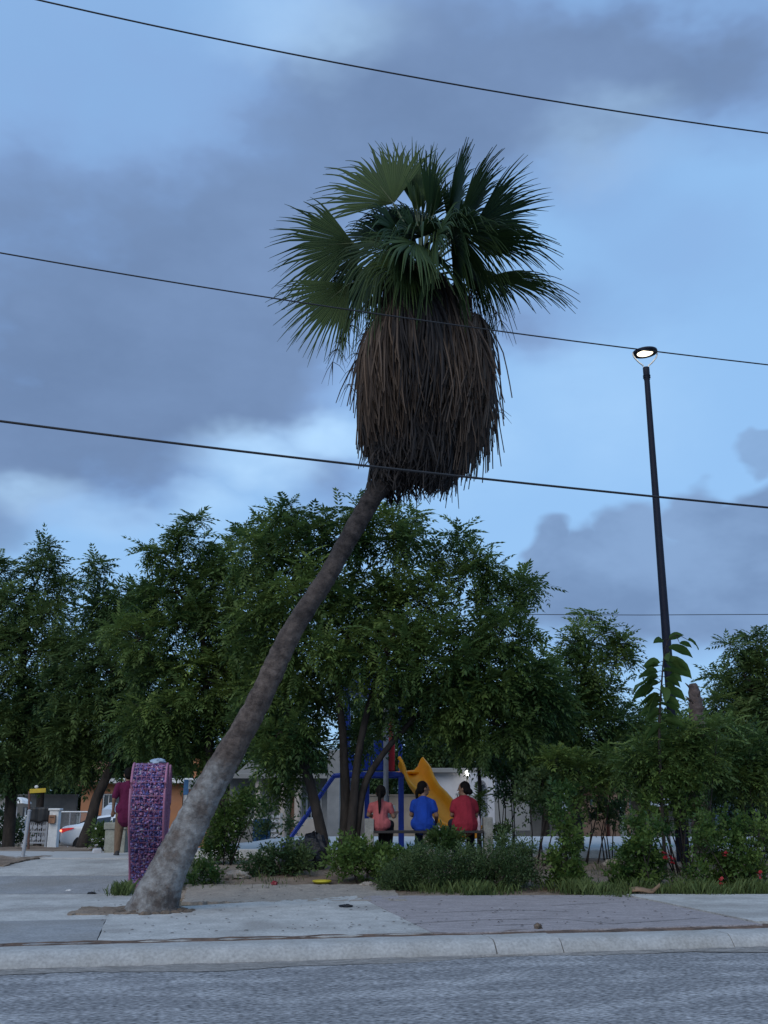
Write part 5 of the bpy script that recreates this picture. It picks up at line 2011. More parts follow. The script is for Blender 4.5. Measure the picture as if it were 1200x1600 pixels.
MB().prism([(p[0], p[1] + .04) for p in core], 'y', -TK + .05, TK - .05).build('packed_caps_core', M('packed_caps', (0.16, 0.11, 0.28), (0.09, 0.06, 0.18), scale=30, rough=.7, bump=.6, lo=.4, hi=.6, c3=(0.22, 0.05, 0.15), scale3=14), heart, local=True)
# crumpled bag on the top
m_bag = M('pale_plastic_bag', (0.34, 0.42, 0.52), (0.22, 0.29, 0.42), scale=14, rough=.4, bump=.6)
BGY = 16.62
zt_ = P(247, 1190, BGY).z
mb = MB()
vs, fs = [], []
for j in range(8):
    for i in range(14):
        ph, t = -pi / 2 + pi * (j + .3) / 7.6, 2 * pi * i / 14
        rr = 1 + .25 * sin(3 * t + j) + random.uniform(-.12, .12)
        vs.append((P(248, 1194, BGY).x + .12 * cos(ph) * cos(t) * rr, BGY + .11 * cos(ph) * sin(t) * rr, zt_ + .045 * sin(ph) * rr))
for j in range(7):
    for i in range(14):
        fs.append((j * 14 + i, j * 14 + (i + 1) % 14, (j + 1) * 14 + (i + 1) % 14, (j + 1) * 14 + i))
fs += [tuple(range(13, -1, -1)), tuple(range(98, 112))]
tag(mb.add(vs, fs).build('plastic_bag', m_bag, angle=25), 'crumpled pale plastic bag lying on top of the heart bin', 'bag')
# ------------------------------------------------------------------ white car
m_carw = M('car_white_paint', (0.68, 0.69, 0.71), (0.64, 0.65, 0.67), scale=2, rough=.25, bump=0, spec=.5)
m_glass = M('dark_glass', (0.025, 0.032, 0.042), (0.02, 0.026, 0.034), scale=2, rough=.08, bump=0, spec=.6)
m_tyre = paint('tyre_rubber', (0.018, 0.018, 0.019), rough=.85)
m_rim = paint('alloy_rim', (0.42, 0.43, 0.45), rough=.35, metallic=.7)
m_tail = emit_mat('tail_light_red', (0.60, 0.02, 0.02), 0.35)
m_brake = emit_mat('brake_light_lit', (1.0, 0.25, 0.12), 3.0)
CYY = 42.0
cx0 = P(101, 1300, CYY).x
cg = gz(0, CYY)
car = thing('parked_car', 'white sedan with lit red tail light parked behind the leaning tree', 'car', (cx0 + 2.3, CYY, cg), radians(6))
# side profile, rear at x=-2.3, front at +2.3
sec = [  # x, half width, floor z, belt z, roof z, roof half width
    (-2.30, .62, .48, .80, .82, .55), (-2.24, .80, .34, .96, .99, .66), (-2.05, .88, .28, 1.02, 1.05, .70), (-1.65, .90, .24, 1.02, 1.09, .68), (-1.35, .91, .24, 1.00, 1.22, .62), (-.95, .91, .22, .99, 1.40, .58),
    (-.45, .91, .22, .97, 1.46, .57), (.10, .91, .22, .95, 1.45, .57), (.55, .91, .22, .94, 1.36, .59), (.95, .91, .22, .93, 1.16, .64), (1.25, .91, .22, .92, 1.00, .70), (1.75, .89, .24, .86, .90, .66), (2.12, .82, .28, .74, .77, .58), (2.28, .64, .40, .62, .63, .48)]


def car_ring(s_):
    x, w_, f_, b_, r_, rw = s_
    half = [(0, f_), (w_ * .86, f_), (w_ * .97, f_ + .10), (w_, (f_ + b_) / 2), (w_ * .985, b_ - .08), (w_ * .95, b_), (rw * 1.04 + (w_ * .93 - rw * 1.04) * .12, r_ - (r_ - b_) * .18), (rw * .8, r_ - .005), (0, r_ + .012)]
    return [(x, y, z) for y, z in half] + [(x, -y, z) for y, z in half[-2:0:-1]]


body = MB().rings([car_ring(s_) for s_ in sec]).build('body', m_carw, car, local=True, angle=35)
sb_ = body.modifiers.new('sub', 'SUBSURF')
sb_.levels = sb_.render_levels = 2


def glass_side(xa, xb, xc, xd, y, name='side_window'):
    q = [(xa, .985), (xb, .975), (xc, 1.37), (xd, 1.31)]
    for s_ in (-1, 1):
        vs = [(x, s_ * (.885 if z < 1.1 else .645), z) for x, z in q] + [(x, s_ * (.865 if z < 1.1 else .625), z) for x, z in q]
        MB().add(vs, [(0, 1, 2, 3), (7, 6, 5, 4), (0, 4, 5, 1), (1, 5, 6, 2), (2, 6, 7, 3), (3, 7, 4, 0)]).build(name, m_glass, car, local=True)


glass_side(-1.38, -.42, -.42, -.88, .9)
glass_side(-.34, .82, .38, -.34, .9)
MB().add([(-1.72, -.60, 1.085), (-1.72, .60, 1.085), (-1.02, .52, 1.405), (-1.02, -.52, 1.405), (-1.70, -.60, 1.065), (-1.70, .60, 1.065), (-1.0, .52, 1.385), (-1.0, -.52, 1.385)],
         [(0, 1, 2, 3), (7, 6, 5, 4), (0, 4, 5, 1), (1, 5, 6, 2), (2, 6, 7, 3), (3, 7, 4, 0)]).build('rear_window', m_glass, car, local=True)
MB().add([(1.22, -.62, 1.005), (1.22, .62, 1.005), (.58, .54, 1.36), (.58, -.54, 1.36), (1.2, -.62, .985), (1.2, .62, .985), (.56, .54, 1.34), (.56, -.54, 1.34)],
         [(0, 1, 2, 3), (7, 6, 5, 4), (0, 4, 5, 1), (1, 5, 6, 2), (2, 6, 7, 3), (3, 7, 4, 0)]).build('windscreen', m_glass, car, local=True)
for s_ in (-1, 1):
    tl = MB().add([(-2.31, s_ * .55, .80), (-2.29, s_ * .56, .90), (-2.20, s_ * .81, .94), (-1.72, s_ * .915, .97), (-1.78, s_ * .92, .93), (-2.18, s_ * .83, .78), (-2.1, s_ * .5, .85)],
                  [(0, 1, 2, 5), (2, 3, 4, 5), (0, 5, 6), (5, 4, 6), (4, 3, 6), (3, 2, 6), (2, 1, 6), (1, 0, 6)]).build('tail_light', m_tail, car, local=True)
    MB().ell((-2.25, s_ * .74, .855), (.06, .09, .035)).build('lit_lens', m_brake, tl, local=True)
    for xw in (-1.38, 1.38):
        wh = MB().lathe([(.20, -.10), (.31, -.105), (.325, -.06), (.325, .06), (.31, .105), (.20, .10)], (xw, s_ * .80, .325), 24, Matrix.Rotation(pi / 2, 3, 'X')).build('tyre', m_tyre, car, local=True)
        MB().lathe([(.02, -.112), (.19, -.105), (.20, -.08), (.20, .08), (.19, .105), (.02, .112)], (xw, s_ * .80, .325), 16, Matrix.Rotation(pi / 2, 3, 'X')).build('rim', m_rim, wh, local=True)
        MB().lathe([(.36, -.03), (.375, 0), (.36, .03)], (xw, s_ * .865, .33), 24, Matrix.Rotation(pi / 2, 3, 'X')).build('wheel_arch', m_tyre, car, local=True)
    for xd in (-.85, .25):
        MB().box((xd, s_ * .915, .86), (.17, .03, .03)).build('door_handle', m_carw, car, local=True, bevel=.008)
MB().box((-2.31, 0, .46), (.05, 1.2, .12)).build('bumper_trim', m_tyre, car, local=True, bevel=.02)
MB().box((-2.32, 0, .66), (.02, .36, .13)).build('number_plate', m_white, car, local=True)

# ------------------------------------------------------------------ houses behind the park
m_orange = M('orange_render', (0.40, 0.175, 0.085), (0.32, 0.14, 0.07), scale=2, rough=.9, bump=.15, c3=(0.34, 0.17, 0.10), scale3=.6)
m_whitew = M('white_render', (0.50, 0.50, 0.53), (0.42, 0.42, 0.45), scale=2, rough=.9, bump=.1, c3=(0.38, 0.38, 0.40), scale3=.5)
m_greyw = M('grey_render', (0.26, 0.255, 0.25), (0.19, 0.19, 0.19), scale=2, rough=.92, bump=.2, c3=(0.20, 0.195, 0.19), scale3=.5)
m_creamw = M('cream_render', (0.42, 0.37, 0.33), (0.33, 0.29, 0.26), scale=2, rough=.9, bump=.1)
m_brickw = M('brown_block', (0.20, 0.135, 0.10), (0.13, 0.088, 0.07), scale=4, rough=.95, bump=.3)
m_roofred = M('red_tile', (0.075, 0.026, 0.024), (0.05, 0.02, 0.018), scale=4, rough=.85, bump=.3)
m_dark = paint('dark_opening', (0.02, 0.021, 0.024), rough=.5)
m_tile = M('clay_tile', (0.33, 0.18, 0.11), (0.22, 0.12, 0.08), scale=6, rough=.9, bump=.3)
m_zinc = M('pale_zinc', (0.46, 0.52, 0.60), (0.36, 0.42, 0.50), scale=3, rough=.5, bump=.1)


def zed(py, Y, px=600):
    return P(px, py, Y).z


def xed(px, Y, py=1262):
    return P(px, py, Y).x


def wall_with(parent, name, mat, x0, x1, Y, z0, z1, openings, thick=.22):
    """a wall in the x-z plane at Y with rectangular openings cut as real gaps: built from piers, sills and lintels"""
    ops = sorted(openings)
    cur = x0
    mb = MB()
    for (a_, b_, c_, d_) in ops:
        if a_ > cur:
            mb.box(((cur + a_) / 2, Y, (z0 + z1) / 2), (a_ - cur, thick, z1 - z0))
        if c_ > z0 + .01:
            mb.box(((a_ + b_) / 2, Y, (z0 + c_) / 2), (b_ - a_, thick, c_ - z0))
        if d_ < z1 - .01:
            mb.box(((a_ + b_) / 2, Y, (d_ + z1) / 2), (b_ - a_, thick, z1 - d_))
        cur = b_
    if cur < x1:
        mb.box(((cur + x1) / 2, Y, (z0 + z1) / 2), (x1 - cur, thick, z1 - z0))
    return mb.build(name, mat, parent, smooth=False)


def window(parent, a_, b_, c_, d_, Y, mat_f=None, bars=2):
    mf = mat_f or m_white
    g_ = MB().box(((a_ + b_) / 2, Y + .04, (c_ + d_) / 2), (b_ - a_ + .02, .02, d_ - c_ + .02)).build('window', m_glass, parent)
    f = MB()
    for x in (a_ + .03, b_ - .03):
        f.box((x, Y - .01, (c_ + d_) / 2), (.06, .06, d_ - c_))
    for z in (c_ + .03, d_ - .03):
        f.box(((a_ + b_) / 2, Y - .012, z), (b_ - a_ - .12, .055, .06))
    for k in range(1, bars + 1):
        f.box((a_ + (b_ - a_) * k / (bars + 1), Y - .014, (c_ + d_) / 2), (.03, .04, d_ - c_ - .12))
    f.build('frame', mf, g_)
    MB().box(((a_ + b_) / 2, Y - .15, c_ - .03), (b_ - a_ + .16, .14, .06)).build('sill', mf, g_)


def door(parent, a_, b_, c_, d_, Y, mat):
    dd = MB().box(((a_ + b_) / 2, Y + .02, (c_ + d_) / 2), (b_ - a_ - .02, .05, d_ - c_ - .02)).build('door', mat, parent, bevel=.005)
    for k in range(2):
        MB().box(((a_ + b_) / 2, Y - .012, c_ + (d_ - c_) * (.28 + .44 * k)), ((b_ - a_) * .62, .02, (d_ - c_) * .32)).build('door_panel', mat, dd, bevel=.01)
    MB().ell((b_ - .1, Y - .04, c_ + 1.0), (.03, .03, .03)).build('handle', m_steel, dd)


def house_shell(parent, mat, x0, x1, Y, z0, z1, dep, th=.22):
    """side and back walls"""
    MB().box((x0 + th / 2, Y + dep / 2 + th / 2, (z0 + z1) / 2), (th, dep - .01, z1 - z0)).build('side_wall', mat, parent)
    MB().box((x1 - th / 2, Y + dep / 2 + th / 2, (z0 + z1) / 2), (th, dep - .01, z1 - z0)).build('side_wall', mat, parent)
    MB().box(((x0 + x1) / 2, Y + dep + th, (z0 + z1) / 2), (x1 - x0, th, z1 - z0)).build('back_wall', mat, parent)


# orange house, left
HY1 = 48.0
g0 = -.3
x0, x1 = xed(127, HY1), xed(335, HY1)
z1 = zed(1224, HY1)
h1 = thing('orange_house', 'low orange house with white flat roof edge behind the white car', 'house', ((x0 + x1) / 2, HY1, g0))
wa, wb = xed(160, HY1), xed(188, HY1)
wc, wd2_ = xed(215, HY1), xed(262, HY1)
xm = xed(205, HY1)
dz = zed(1292, HY1)
wall_with(h1, 'front_wall', m_orange, x0, x1, HY1, g0, z1, [(wa, wb, zed(1275, HY1), zed(1240, HY1)), (xed(285, HY1), xed(310, HY1), g0, zed(1240, HY1))])
window(h1, wa, wb, zed(1275, HY1), zed(1240, HY1), HY1)
door(h1, xed(285, HY1), xed(310, HY1), g0, zed(1240, HY1), HY1, m_white)
house_shell(h1, m_orange, x0, x1, HY1, g0, z1, 5)
MB().box(((xed(147, HY1) + x1) / 2 + .1, HY1 + 2.3, z1 + .10), (x1 - xed(147, HY1) + .3, 6.0, .22)).build('roof_slab', m_white, h1, bevel=.02)
tr_ = MB()
for k in range(9):
    xx = xed(126 + k * 3.4, HY1 - .3)
    MB().tube([(xx, HY1 - .9, z1 + .12), (xx, HY1 + 2.0, z1 + 1.0)], .085, n=8).build('roof_tile', m_tile, h1)
MB().box((xed(139, HY1), HY1 + .6, z1 + .3), (1.05, 2.6, .08), R=Matrix.Rotation(radians(17), 3, 'X')).build('tile_roof_base', m_tile, h1)
uz = zed(1196, HY1)
MB().box(((xed(290, HY1) + x1) / 2 + .3, HY1 + 2.6, (z1 + .22 + uz + .35) / 2), (x1 - xed(290, HY1) + .4, 3.5, uz + .35 - z1 - .22)).build('upper_room', m_orange, h1)
# water tank, pale blue, beside the car roof
tkp = Vector((xed(176, 46), 46.0, -.25))
tk = thing('water_tank', 'pale blue water tank standing behind the white car roof', 'tank', tkp)
zt2 = zed(1257, 46)
MB().lathe([(.42, 0), (.45, .05), (.45, (zt2 + .25) * .5), (.47, (zt2 + .25) * .52), (.45, (zt2 + .25) * .55), (.44, zt2 + .05), (.25, zt2 + .2), (.18, zt2 + .25)], tkp, 20).build('tank_body', m_zinc, tk)
MB().lathe([(.2, zt2 + .25), (.2, zt2 + .30), (.1, zt2 + .33)], tkp, 16).build('lid', m_zinc, tk)
# pipe rail fence along the street
FY = 44.6
zf = zed(1268.5, FY)
fx0, fx1 = xed(95, FY), xed(142, FY)
fe = thing('rail_fence', 'thin white rail fence left of the white car', 'fence', ((fx0 + fx1) / 2, FY, -.25))
MB().tube([(fx0, FY, zf), (fx1, FY, zf)], .03, n=7).build('rail', m_white, fe)
for k in range(4):
    xx = fx0 + (fx1 - fx0) * k / 3
    MB().tube([(xx, FY, -.25), (xx, FY, zf)], .025, n=7).build('post', m_pgrey, fe)
mb = MB()
for k in range(26):
    xx = fx0 + (fx1 - fx0) * k / 25
    mb.tube([(xx, FY + .01, -.2), (xx + .25, FY + .01, zf)], .004, n=3)
    mb.tube([(xx + .25, FY + .015, -.2), (xx, FY + .015, zf)], .004, n=3)
mb.build('wire_mesh', m_pgrey, fe)

# gate with dark cloth, and its white pillar
GY = 40.0
gg = gz(0, GY)
ga, gb_ = xed(40, GY), xed(76, GY)
gate = thing('iron_gate', 'grey barred iron gate with a black cloth over its upper half', 'gate', ((ga + gb_) / 2, GY, gg))
zt3, zc1, zb3 = zed(1262, GY), zed(1283, GY), zed(1317, GY)
fr_ = MB()
for x in (ga, gb_):
    MB().box((x, GY, (zt3 + gg) / 2), (.07, .07, zt3 - gg)).build('gate_stile', m_pgrey, gate, bevel=.005)
for z in (zb3, (zb3 + zc1) / 2, zc1 - .03, zt3 - .03):
    MB().box(((ga + gb_) / 2, GY, z), (gb_ - ga - .07, .05, .05)).build('gate_rail', m_pgrey, gate, bevel=.005)
nb = 11
for k in range(1, nb):
    x = ga + (gb_ - ga) * k / nb
    MB().box((x, GY + .002, (zb3 + zt3) / 2), (.028, .028, zt3 - zb3)).build('gate_bar', m_pgrey, gate)
for zz in ((zb3 + zc1) / 2 + .18, zb3 + .16):
    for k in range(5):
        x = ga + (gb_ - ga) * (k + .5) / 5
        MB().lathe([(.05, -.012), (.075, -.012), (.075, .012), (.05, .012)], (x, GY - .03, zz), 12, Matrix.Rotation(pi / 2, 3, 'X')).build('gate_ring', m_pgrey, gate)
vs, fs = [], []
for j in range(7):
    for i in range(15):
        vs.append((ga - .06 + (gb_ - ga + .12) * i / 14, GY - .07 - .03 * sin(i * 1.3) - .02 * random.random(), zt3 + .02 - (zt3 - zc1 + .06 + .04 * sin(i * .9)) * j / 6))
for j in range(6):
    for i in range(14):
        k = j * 15 + i
        fs.append((k, k + 1, k + 16, k + 15))
o = MB().add(vs, fs).build('black_cloth', m_dark, gate, angle=180)
o.modifiers.new('s', 'SOLIDIFY').thickness = .01
m_gp = m_white
pa, pb = xed(78, GY), xed(94.5, GY)
zp2 = zed(1266, GY)
pil = thing('gate_pillar', 'white gate pillar with a small brown letter box', 'pillar', ((pa + pb) / 2, GY + .1, gg))
MB().box(((pa + pb) / 2, GY + .1, (gg + zp2) / 2), (pb - pa - .06, .34, zp2 - gg)).build('shaft', m_gp, pil, bevel=.01)
MB().box(((pa + pb) / 2, GY + .1, zp2 + .03), (pb - pa + .04, .42, .08)).build('capstone', m_gp, pil, bevel=.015)
bxx = MB().box((xed(85, GY), GY - .13, zed(1280, GY)), (.24, .14, .30)).build('letter_box', m_tile, pil, bevel=.015)
MB().box((xed(85, GY), GY - .205, zed(1277, GY)), (.16, .01, .02)).build('letter_slot', m_dark, bxx)
# low white wall left of the gate and the clutter hanging there
MB_w = MB().box(((xed(-120, 40.6) + xed(26, 40.6)) / 2, 40.6, (gg + zed(1262, 40.6)) / 2), (xed(26, 40.6) - xed(-120, 40.6), .2, zed(1262, 40.6) - gg))
tag(MB_w.build('garden_wall', m_whitew, bevel=.02), 'low pale wall behind the left edge weeds', 'wall')
awn = thing('canopy_frame', 'small white canopy on slanting white poles beside the gate', 'canopy', (xed(32, 38), 38, gz(0, 38)))
a_, b_ = P(42, 1274, 38), P(26, 1304, 38)
MB().tube([a_, b_, Vector((b_.x - .1, 38, gz(0, 38)))], .035, n=8).build('pole', m_white, awn)
MB().tube([P(40, 1262, 38.4), P(38, 1300, 38.4), Vector((P(38, 1300, 38.4).x, 38.4, gz(0, 38)))], .03, n=8).build('pole', m_white, awn)
cpt = P(30, 1253, 38.2)
ca = []
for j, (k, z) in enumerate(((.42, -.06), (.36, .04), (.2, .12), (.02, .15))):
    ca.append([(cpt.x + k * 1.0 * cos(2 * pi * i / 12) * 1.05, 38.2 + k * sin(2 * pi * i / 12) * .9, cpt.z + z + .02 * sin(i * 2.1)) for i in range(12)])
MB().rings(ca).build('canopy', m_white, awn, angle=25)
for (px, py, w_, h_, mm) in ((20, 1272, .30, .5, m_whitew), (37, 1284, .26, .34, m_zinc), (37, 1299, .24, .22, m_zinc)):
    c_ = P(px, py, 38.1)
    MB().box((c_.x, 38.1, c_.z), (w_, .04, h_)).build('side_sheet', mm, awn, bevel=.01)
# yellow street-name board on a leaning post, grey signpost before it
SY = 25.6
m_yel = paint('yellow_sign', (0.52, 0.36, 0.02), rough=.5)
m_rust = paint('rusty_post', (0.16, 0.09, 0.075), rough=.9, k=.6)
sp_ = gp(47, SY)
ss = thing('street_sign', 'small yellow street name board on a rusty post', 'sign', sp_)
MB().tube([sp_, P(46, 1236, SY)], .03, n=8).build('post', m_rust, ss)
c_ = P(59, 1235.5, SY - .04)
MB().box(c_, (.39, .02, .10), R=Matrix.Rotation(radians(-3), 3, 'Y')).build('sign_board', m_yel, ss, bevel=.004)
MB().ell(P(57, 1229.5, SY - .03), (.05, .035, .04)).build('white_cap', m_white, ss)
q = G(35, 1342)
sg = thing('metal_post', 'plain grey metal post on the dirt patch at far left', 'post', q)
MB().tube([q - Vector((0, 0, .05)), Vector((q.x + .05, q.y, P(39, 1268, q.y).z))], .035, n=10).build('shaft', m_pgrey, sg)
MB().lathe([(.038, 0), (.042, .02), (.01, .04)], (q.x + .05, q.y, P(39, 1268, q.y).z), 10).build('post_cap', m_pgrey, sg)

# concrete planter beside the walker
QY = 23.2
pq = gp(184, QY)
m_plc = M('planter_concrete', (0.31, 0.31, 0.27), (0.23, 0.23, 0.20), scale=5, rough=.9, bump=.2, speck=.15)
pl_ = thing('planter', 'tall grey concrete planter box left of the walking person', 'planter', pq)
zpt = zed(1285, QY)
zps = zed(1296, QY)
wpl = .44
MB().box((pq.x, QY, (pq.z + zps) / 2), (wpl, .42, zps - pq.z)).build('box_body', m_plc, pl_, bevel=.015)
MB().box((pq.x, QY, (zps + zpt) / 2 + .001), (wpl + .06, .48, zpt - zps)).build('box_rim', m_plc, pl_, bevel=.02)
MB().box((pq.x - .35, QY - .25, pq.z + .07), (.22, .2, .16), rz=.4, top=.8).build('loose_block', m_whitew, pl_, bevel=.03)

# notice board behind the palm trunk: white plate and blue plate
NY = 24.5
nbp = gp(297, NY)
nbd = thing('notice_board', 'small blue and white notice board seen left of the palm trunk', 'sign', nbp)
MB().tube([nbp, Vector((nbp.x, NY, zed(1222, NY)))], .03, n=8).build('post', m_pgrey, nbd)
c_ = P(302, 1226, NY - .05)
wp_ = MB().box(c_, (.22, .02, .20)).build('white_plate', m_white, nbd, bevel=.004)
MB().prism([(-.05, -.05), (-.02, -.06), (.035, .01), (.05, -.005), (.055, .055), (-.005, .05), (.012, .03)], 'y', -.014, -.011).build('arrow_mark', m_dark, wp_, local=True).location = (c_ - origin_of(wp_))
c_ = P(291, 1230, NY - .045)
MB().box(c_, (.12, .02, .34)).build('blue_plate', paint('sign_blue', (0.10, 0.25, 0.50)), nbd, bevel=.004)

# grey house, centre
HY2 = 44.0
h2 = thing('grey_house', 'grey house with gable roof and pale porch columns behind the climbing rail', 'house', (xed(430, HY2), HY2, -.25))
x0, x1 = xed(352, HY2), xed(532, HY2)
ze = zed(1217, HY2)
wall_with(h2, 'front_wall', m_greyw, x0, x1, HY2 + 1.2, -.25, ze, [(xed(385, HY2), xed(412, HY2), zed(1280, HY2), zed(1240, HY2)), (xed(449, HY2), xed(459, HY2), -.25, zed(1243, HY2)), (xed(475, HY2), xed(500, HY2), zed(1280, HY2), zed(1240, HY2))])
window(h2, xed(385, HY2), xed(412, HY2), zed(1280, HY2), zed(1240, HY2), HY2 + 1.2)
window(h2, xed(475, HY2), xed(500, HY2), zed(1280, HY2), zed(1240, HY2), HY2 + 1.2)
door(h2, xed(449, HY2), xed(459, HY2), -.25, zed(1243, HY2), HY2 + 1.2, m_tile)
house_shell(h2, m_greyw, x0, x1, HY2 + 1.2, -.25, ze, 6)
MB().box(((x0 + x1) / 2, HY2 + 3.2, ze + .10), (x1 - x0 + .6, 7.4, .20)).build('roof_slab', m_greyw, h2, bevel=.02)
MB().prism([(x0 + .2, ze + .2), (xed(420, HY2), ze + .2), (xed(385, HY2), zed(1186, HY2))], 'y', HY2 + 1.0, HY2 + 6).build('gable', m_greyw, h2)
for px in (443, 466, 404):
    MB().tube([(xed(px, HY2), HY2 - .1, -.25), (xed(px, HY2), HY2 - .1, ze)], .16, n=14).build('porch_column', m_creamw, h2)
MB().box((xed(521, HY2 - 9), HY2 - 9, (.1 + zed(1172, HY2 - 9)) / 2), (.40, .36, zed(1172, HY2 - 9) - .1)).build('chimney_pier', m_greyw, h2, bevel=.01)
# boundary wall with rounded corner
wv = MB()
arc = [(xed(470, 40), -.25), (xed(502, 40), -.25), (xed(502, 40), zed(1290, 40)), (xed(498, 40), zed(1283, 40)), (xed(490, 40), zed(1279, 40)), (xed(478, 40), zed(1281, 40)), (xed(470, 40), zed(1288, 40))]
tag(MB().prism(arc, 'y', 39.8, 40.0).build('garden_wall', m_creamw), 'cream garden wall with rounded top below the climbing rail', 'wall')
# louvred pale gate
lg = thing('louvred_gate', 'pale louvred gate between blue barrel and cream wall', 'gate', (xed(428, 40), 40, -.25))
for px in (417, 440):
    MB().box((xed(px, 40), 40, (zed(1270, 40) - .25) / 2), (.08, .08, zed(1270, 40) + .25)).build('gate_post', m_pgrey, lg)
for k in range(8):
    MB().box((xed(428.5, 40), 40, -.05 + k * .17), (xed(440, 40) - xed(417, 40) - .09, .03, .10)).build('slat', m_whitew, lg)
# blue barrel
bbp = gp(409, 34)
bb = thing('barrel', 'blue plastic barrel standing behind the tall bush', 'barrel', bbp)
hb_ = zed(1281, 34) - bbp.z
MB().lathe([(.25, 0), (.28, .05), (.29, hb_ * .3), (.275, hb_ * .33), (.29, hb_ * .36), (.29, hb_ * .66), (.275, hb_ * .69), (.29, hb_ * .72), (.27, hb_ - .04), (.23, hb_)], bbp, 20).build('drum', paint('barrel_blue', (0.022, 0.085, 0.20)), bb)
MB().lathe([(.24, hb_), (.24, hb_ + .03), (.05, hb_ + .035)], bbp, 16).build('lid', paint('barrel_lid', (0.02, 0.08, 0.2)), bb)
# white bollard
wbp = gp(497, 22.6)
wb_ = thing('bollard', 'thin white post standing behind the dark dumped bag', 'post', wbp)
MB().lathe([(.055, 0), (.055, zed(1284, 22.6) - wbp.z - .03), (.03, zed(1284, 22.6) - wbp.z)], wbp, 12).build('shaft', m_white, wb_)
MB().lathe([(.09, 0), (.09, .03)], wbp, 12).build('base_plate', m_pgrey, wb_)

# white house behind the slide
HY3 = 42.0
h3 = thing('white_house', 'white house with an arched porch behind the yellow slide', 'house', (xed(740, HY3), HY3, -.25))
x0, x1 = xed(672, HY3), xed(800, HY3)
z3 = zed(1208, HY3)
aw, ab = xed(736, HY3), xed(758, HY3)
wall_with(h3, 'front_wall', m_whitew, x0, x1, HY3, -.25, z3, [(xed(712, HY3), xed(726, HY3), zed(1275, HY3), zed(1240, HY3)), (aw, ab, -.25, zed(1226, HY3)), (xed(775, HY3), xed(792, HY3), zed(1275, HY3), zed(1236, HY3))])
window(h3, xed(712, HY3), xed(726, HY3), zed(1275, HY3), zed(1240, HY3), HY3)
window(h3, xed(775, HY3), xed(792, HY3), zed(1275, HY3), zed(1236, HY3), HY3)
door(h3, aw, ab, -.25, zed(1226, HY3), HY3 + .1, m_zinc)
house_shell(h3, m_whitew, x0, x1, HY3, -.25, z3, 6)
MB().box(((x0 + x1) / 2, HY3 + 2.9, z3 + .09), (x1 - x0 + .5, 6.8, .18)).build('roof_slab', m_greyw, h3, bevel=.02)
for px in (740, 768):
    MB().box((xed(px, HY3 - .8), HY3 - .8, (z3 - .25) / 2), (.3, .3, z3 + .25)).build('porch_pillar', m_whitew, h3, bevel=.02)
pts_ = []
ac = (xed(740, HY3 - .8) + xed(768, HY3 - .8)) / 2
aw2 = (xed(768, HY3 - .8) - xed(740, HY3 - .8)) / 2 - .15
zs = z3 - .75
for k in range(13):
    t = pi * k / 12
    pts_.append((ac - aw2 * cos(t), zs + .45 * sin(t)))
MB().prism([(ac - aw2, z3 - .02), ] + pts_ + [(ac + aw2, z3 - .02)], 'y', HY3 - .92, HY3 - .68).build('porch_arch', m_whitew, h3)
MB().box((ac, HY3 - .4, z3 + .02), (2 * aw2 + .7, 1.1, .08)).build('porch_roof', m_greyw, h3)
bl_ = P(730.5, 1208.5, HY3 - .5)
bulb = thing('wall_lamp', 'small lit white bulb on the white house front', 'lamp', bl_)
MB().box((bl_.x, HY3 - .3, bl_.z + .05), (.07, .36, .05)).build('bracket', m_dark, bulb)
MB().ell(bl_, (.085, .085, .10)).build('bulb', emit_mat('bulb_white', (1.0, 0.97, 0.9), 14.0), bulb)
# low wall panels right of the bench (grey gate panel)
tag(MB().box((xed(800, 39), 39, (zed(1285, 39) - .25 + zed(1237, 39) + .0) / 2 - .0), (xed(826, 39) - xed(772, 39), .12, zed(1237, 39) - zed(1300, 39))).build('garden_wall', m_greyw, bevel=.01), 'grey wall panel right of the arched porch', 'wall')

# brown hut on the right
HY4 = 43.0
h4 = thing('brick_hut', 'small brown block hut with red roof right of centre', 'hut', (xed(930, HY4), HY4, -.25))
x0, x1 = xed(908, HY4), xed(966, HY4)
z4 = zed(1244, HY4)
wall_with(h4, 'front_wall', m_brickw, x0, x1, HY4, -.25, z4, [(xed(921, HY4), xed(928, HY4), zed(1258, HY4), zed(1249, HY4)), (xed(945, HY4), xed(957, HY4), -.25, zed(1249, HY4))])
MB().box((xed(924.5, HY4), HY4 + .05, zed(1253, HY4)), (.3, .03, .3)).build('window', m_glass, h4)
door(h4, xed(945, HY4), xed(957, HY4), -.25, zed(1249, HY4), HY4 + .05, m_roofred)
house_shell(h4, m_brickw, x0, x1, HY4, -.25, z4, 4)
MB().prism([(x0 - .25, z4), (x1 + .2, z4), (x1 + .2, z4 + .72), (x1 - .15, z4 + .72)], 'y', HY4 - .4, HY4 + 4.6).build('roof', m_roofred, h4)
for px, zt4 in ((954, 1230), (962, 1226), (980, 1228)):
    MB().box((xed(px, HY4 - .6), HY4 - .6, (zed(zt4, HY4) - .25) / 2), (.14, .14, zed(zt4, HY4) + .25)).build('porch_post', m_brickw, h4)
